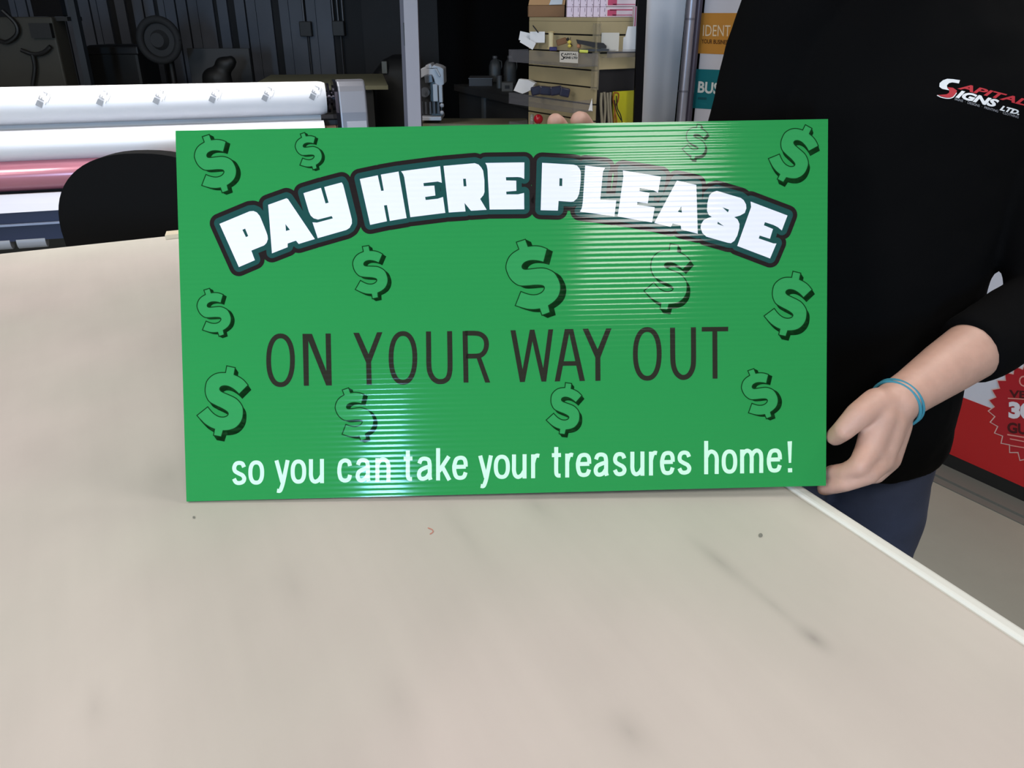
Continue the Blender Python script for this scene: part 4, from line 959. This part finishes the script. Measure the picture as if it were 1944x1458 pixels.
z1a = PY(985, 117, 3.66).z; z1b = PY(985, 84, 3.66).z
tray(z1a, z1b-.02, -.02, wl, .10, 'upper clear acrylic tray on the display tower, with a small shop sign on its front')
z2a = PY(985, 196, 3.66).z
tray(z2a, z2a+.045, -.0, wl, .10, 'lower clear acrylic tray on the display tower, holding dark packets and white cards')
z3a = PY(985, 246, 3.62).z
tray(z3a, z3a+.03, -.0, wl, .10, 'lowest clear acrylic tray on the display tower, just above the top edge of the sign')
# right-hand tray
t = thing('clear_tray', tuple(tpt(-.045, wr_/2, z1a+.03)), 'small clear tray on the side of the display tower next to the black frame', 'tray')
MB().box(tpt(-.022, wr_/2, z1a+.0315), (.034, wr_-.05, .003), TA).build('tray_floor', acr, t)
MB().box(tpt(-.0375, wr_/2, z1a+.046), (.003, wr_-.05, .026), TA).build('tray_front', acr, t)
# shop sign on the tray front
sp = Plane(tpt(0, -.1062, 0), nl)
cs = [sp.m(1063, 97), sp.m(1098, 98), sp.m(1097, 120), sp.m(1063, 118)]
t = thing('shop_sign', tuple((cs[2]+cs[3])/2), 'small white sign with black lettering on the front of the upper clear tray', 'sign')
MB().prism(cs, -nl*-.0015).build('sign_card', mat('card_white', (222, 215, 205), .6), t)
C4b = (960, 0, 5.833)
sp2 = Plane(tpt(0, -.1082, 0), nl)
mb = MB()
put(mb, sp2, ribbon([tuple(p) for p in cr(T(*C4b, [(640,590),(618,598),(622,618),(640,632),(636,655),(612,655)]), 4)], 1.5), .0003)
text(mb, sp2, 'APITAL', *T(*C4b, [(645, 612), (790, 612)]), (0, -3.9), .0003, .02)
text(mb, sp2, 'IGNS LTD', *T(*C4b, [(645, 648), (795, 652)]), (0, -4.2), .0003, .04)
mb.build('sign_lettering', mat('ink_black', (20, 18, 20), .6), t, fix=False)
# things in and on the trays
def blob(name, pl_, u, v, z, w, d, h, m, label, cat, ax=TA, parts=None, rot=0):
    p = PY(u, v, pl_); kk = (p-CAM).dot(FW)/F_PX
    return p, kk
cardm = mat('card_white2', (226, 226, 230), .6)
def card(u0, v0, u1, v1, y, label, m=cardm, tilt=.0, name='white_card', cat='card', th=.004):
    a, b = PY(u0, v0, y), PY(u1, v1, y); c_ = (a+b)/2; ca, sa = math.cos(tilt), math.sin(tilt)
    return tag(MB().box(c_, (abs(b.x-a.x), th, a.z-b.z), (V(ca, 0, sa), V(0, 1, 0), V(-sa, 0, ca))).build(name, m), label, cat)
card(986, 61, 1006, 78, 3.62, 'small white card sticking up at the outer end of the upper clear tray', tilt=-.2)
card(1006, 60, 1034, 81, 3.60, 'wider white card standing in the upper clear tray beside the pen')
card(988, 74, 1016, 88, 3.57, 'white folded card lying low in the upper clear tray', tilt=-.5)
a, b = PY(1012, 49, 3.585), PY(1022, 62, 3.585)
tag(MB().tube([a, b], .0025, 10).tube([a, a+(a-b)*.08], .0012, 8).build('pen', dark), 'thin black pen leaning behind the wider white card', 'pen')
c_ = PY(1046, 72, 3.50); t = thing('twine_spool', (c_.x, c_.y, c_.z-.03), 'small cream spool in the upper clear tray beside the wider white card', 'spool')
MB().tube([c_-V(0, 0, .035), c_+V(0, 0, .02)], .010, 16).build('spool_winding', mat('cream', (214, 200, 160), .7), t, 40)
MB().tube([c_-V(0, 0, .040), c_-V(0, 0, .0352)], .016, 16).tube([c_+V(0, 0, .0202), c_+V(0, 0, .024)], .013, 16).build('spool_flange', mat('cream2', (196, 176, 128), .7), t, 40)
a, b = PY(1043, 89, 3.44), PY(1057, 96, 3.44)
tag(bevel(MB().box((a+b)/2, (b.x-a.x, .03, a.z-b.z)).build('blue_box', mat('deep_blue', (44, 36, 96), .5)), .002), 'tiny deep blue box in the upper clear tray', 'box')
c_ = PY(1066, 79, 3.42); tag(bevel(MB().box(c_, (.04, .03, .022), (V(.96, 0, .28), V(0, 1, 0), V(-.28, 0, .96))).build('brown_packet', mat('brown_pkt', (120, 84, 54), .7)), .003), 'small brown packet tilted behind the shop sign in the upper clear tray', 'packet')
# yellow and black figure
c_ = PY(1081, 80, 3.36); t = thing('toy_bee', tuple(c_-V(0, 0, .02)), 'little yellow and black toy standing behind the shop sign', 'toy')
yl = mat('toy_yellow', (220, 200, 90), .5)
MB().sph(c_, .0075, 12).build('head', yl, t, True); MB().sph(c_-V(-.001, 0, .014), .008, 12, (1, 1, .8)).build('body', yl, t, True)
MB().sph(c_+V(-.007, 0, .010), .006, 10).sph(c_+V(.006, .003, -.012), .006, 10).build('wing', dark, t, True)
MB().tube([c_+V(-.002, 0, .007), c_+V(-.006, 0, .018)], .001, 6).tube([c_+V(.002, 0, .007), c_+V(.004, 0, .018)], .001, 6).build('antenna', dark, t)
c_ = PY(1099, 87, 3.34); tag(MB().sph(c_, .0085, 14).build('orange_ball', mat('toy_orange', (222, 150, 110), .5)), 'tiny orange ball behind the upper clear tray rim', 'ball')
a, b = PY(1100, 97, 3.24), PY(1116, 98, 3.24)
tag(MB().tube([a, b], .0055, 12).build('highlighter', mat('lime', (205, 210, 90), .5)), 'lime yellow highlighter lying on the rim right of the shop sign', 'highlighter')
# stapler
a = PY(1094, 76, 3.33); b = PY(1150, 97, 3.33); t = thing('stapler', ((a.x+b.x)/2, a.y, b.z), 'black desk stapler lying in the clear tray at the corner of the display tower', 'stapler')
MB().prism([V(a.x, 3.31, a.z+.002), V((a.x+b.x)/2, 3.31, a.z-.006), V(b.x-.012, 3.31, a.z-.010), V(b.x, 3.31, a.z-.02), V(b.x, 3.31, b.z+.01), V(b.x-.04, 3.31, b.z+.012), V(a.x+.005, 3.31, a.z-.012)], V(0, .03, 0)).build('stapler_arm', dark, t)
MB().box(((a.x+b.x)/2+.01, 3.325, b.z+.004), (b.x-a.x, .032, .008)).build('stapler_base', mat('grey_base', (50, 50, 54), .4), t)
# white cards on the right-hand tray
card(1142, 62, 1174, 97, 3.335, 'pale grey card standing in the side tray beside the stapler', mat('card_pale', (196, 192, 184), .6))
mbw = MB(); loop = [PY(u, v, 3.40) for u, v in [(1192, 50), (1215, 50), (1213, 98), (1170, 98), (1170, 86), (1176, 72), (1187, 70)]]
tag(mbw.prism(loop, V(0, .004, 0)).build('white_card', cardm), 'large notched white card standing in the side tray against the black frame', 'card')
# lower tray contents
mbw = MB()
loop = [PY(u, v, 3.60) for u, v in [(985, 150), (1003, 152), (1016, 158), (1006, 172), (992, 178), (975, 172)]]
tag(mbw.prism(loop, V(.01, .03, 0)).build('white_card_pile', cardm), 'fanned pile of white cards at the outer end of the lower clear tray', 'cards')
for i, (u, v, w, tl_) in enumerate(((1018, 172, .045, .2), (1036, 172, .05, -.1), (1056, 172, .05, .15), (1072, 175, .04, -.2))):
    c_ = PY(u, v, 3.56-.055*i)
    tag(bevel(MB().box(c_, (w, .03, .035), (V(math.cos(tl_), 0, math.sin(tl_)), V(0, 1, 0), V(-math.sin(tl_), 0, math.cos(tl_)))).build('dark_packet', mat('packet_blue', (44, 44, 66), .25)), .006), 'glossy dark blue packet in the lower clear tray beside the fanned white cards', 'packet', 'dark packets in the lower clear tray')
# lowest tray contents
c_ = PY(1022, 226, 3.52); t = thing('red_handled_tool', (c_.x, c_.y, c_.z-.04), 'red glossy handled tool poking up beside the fingertips behind the sign', 'tool')
MB().sph(c_, .020, 16, (1, .8, 1.0)).build('red_grip', mat('red_gloss', (176, 24, 40), .2), t, True)
MB().tube([c_-V(0, 0, .05), c_-V(0, 0, .012)], .007, 12).build('shaft', mat('steel', (150, 150, 155), .3, .8), t, 40)
c_ = PY(1010, 226, 3.55); t = thing('glass_vial', (c_.x, c_.y, c_.z-.04), 'little clear glass vial beside the red handled tool', 'vial')
MB().tube([c_-V(0, 0, .04), c_+V(0, 0, .01), c_+V(0, 0, .014), c_+V(0, 0, .02)], [.009, .009, .006, .006], 16).build('vial_body', mat('vial_glass', (150, 160, 155), .1, alpha=.5), t, 50)
a = PY(1124, 186, 3.28); b = PY(1117, 210, 3.28)
tag(MB().prism([a, a+V(.004, 0, -.05), b+V(.012, 0, 0), b], V(0, .003, 0)).build('paper_scrap', cardm), 'narrow white paper scrap at the corner of the display tower below the slats', 'paper')

# boxes on top of the tower
zt2_ = zt_+.0115
def topbox(name, u0, u1, y, depth, h, m, label, cat, y_ang=0):
    p0, p1 = PY(u0, 20, y), PY(u1, 20, y)
    c_ = V((p0.x+p1.x)/2, y+depth/2, zt2_+h/2)
    t = thing(name, (c_.x, c_.y, zt2_), label, cat)
    bevel(MB().box(c_, (p1.x-p0.x, depth, h)).build('box_body', m, t), .003)
    return t, c_, p1.x-p0.x
kraft = mat('kraft', (132, 98, 68), .75, noise=.08, nscale=10)
t, c_, w_ = topbox('cardboard_box', 1003, 1072, 3.70, .16, .045, kraft, 'low brown cardboard box with open flaps on top of the display tower', 'box')
MB().prism([c_+V(-w_/2, -.08, .0235), c_+V(w_/2, -.08, .0235), c_+V(w_/2+.01, -.05, .085), c_+V(-w_/2+.015, -.05, .085)], V(0, .003, 0)).build('box_flap', mat('kraft_light', (176, 138, 98), .75), t)
MB().prism([c_+V(.01, -.084, .024), c_+V(.065, -.084, .026), c_+V(.075, -.056, .085), c_+V(.035, -.056, .085)], V(0, .002, 0)).build('shipping_label', mat('label_white', (196, 204, 214), .4), t)
# card packs: two rows
packm = mat('pack_lilac', (222, 204, 222), .5)
pw = .0265
p0 = PY(1076, 20, 3.50).x
proto = thing('card_pack', (p0+pw/2, 3.53, zt2_), 'pale lilac boxed pack in the low double row on top of the display tower', 'pack', 'lilac card packs on the display tower')
bevel(MB().box((p0+pw/2, 3.53, zt2_+.0185), (pw-.0015, .06, .037)).build('pack_body', packm, proto), .0015)
MB().box((p0+pw*.72, 3.4993, zt2_+.026), (.0016, .0008, .014)).box((p0+pw*.85, 3.4993, zt2_+.007), (.003, .0008, .003)).build('pack_mark', mat('pack_mark', (96, 74, 90), .6), proto)
for j in range(3):
    for i in range(6):
        if i == 0 and j == 0: continue
        dup(proto, (i*pw + (.0005 if j else 0), 0, j*.0378))
# pink and white boxes
pinkm = mat('carton_pinkwhite', (226, 206, 214), .5); pk2 = mat('carton_pink', (190, 62, 100), .5)
for j, l_ in enumerate(('pink and white carton lying on the display tower, lowest of its stack', 'pink and white carton lying on the display tower, middle of its stack', 'pink and white carton lying on the display tower, topmost of its stack')):
    xx0 = PY(1151, 20, 3.50).x; xx1 = PY(1206, 20, 3.50).x; z_ = zt2_+j*.0385
    c_ = V((xx0+xx1)/2, 3.54, z_+.0185); t = thing('printed_carton', (c_.x, 3.54, z_), l_, 'carton')
    bevel(MB().box(c_, (xx1-xx0, .08, .037)).build('box_body', pinkm, t), .002)
    MB().box(c_+V(-.035, -.0405, -.003), (.036, .0008, .022)).build('pink_block', pk2, t)
    MB().box(c_+V(.005, -.0405, .008), (.10, .0008, .0045)).box(c_+V(.012, -.0405, -.011), (.09, .0008, .003)).build('pink_stripe', pk2, t)
c_ = PY(1211, 30, 3.42)
t = thing('printed_carton', (c_.x, 3.45, zt2_), 'small upright carton with pink vertical stripes at the end of the display tower', 'carton')
h_ = .075; zc_ = PY(1211, 52, 3.42).z
MB().box((c_.x, 3.45, zc_+h_/2), (.030, .05, h_)).build('box_body', pinkm, t)
for dx in (-.009, .001, .010): MB().box((c_.x+dx, 3.4245, zc_+h_/2), (.0035, .0008, h_*.96)).build('pink_stripe', pk2, t)
# black frame
pt, pb = extend(*up_px((1220, 0), (1211, 232), 3.36), 0, 2.2)
t = thing('black_frame', tuple(pt), 'thin black upright frame between the display tower and the white banner', 'frame')
w_ = .0165; mb = MB(); mb.prism([pt+V(-w_, 0, 0), pt+V(w_, 0, 0), pb+V(w_, 0, 0), pb+V(-w_, 0, 0)], V(0, .03, 0)); mb.build('frame_upright', mat('frame_black', (9, 8, 12), .7, spec=.1), t)
MB().box((pt.x, 3.33, .012), (.05, .13, .024)).build('frame_foot', mat('frame_black', (9, 8, 12), .7, spec=.1), t)
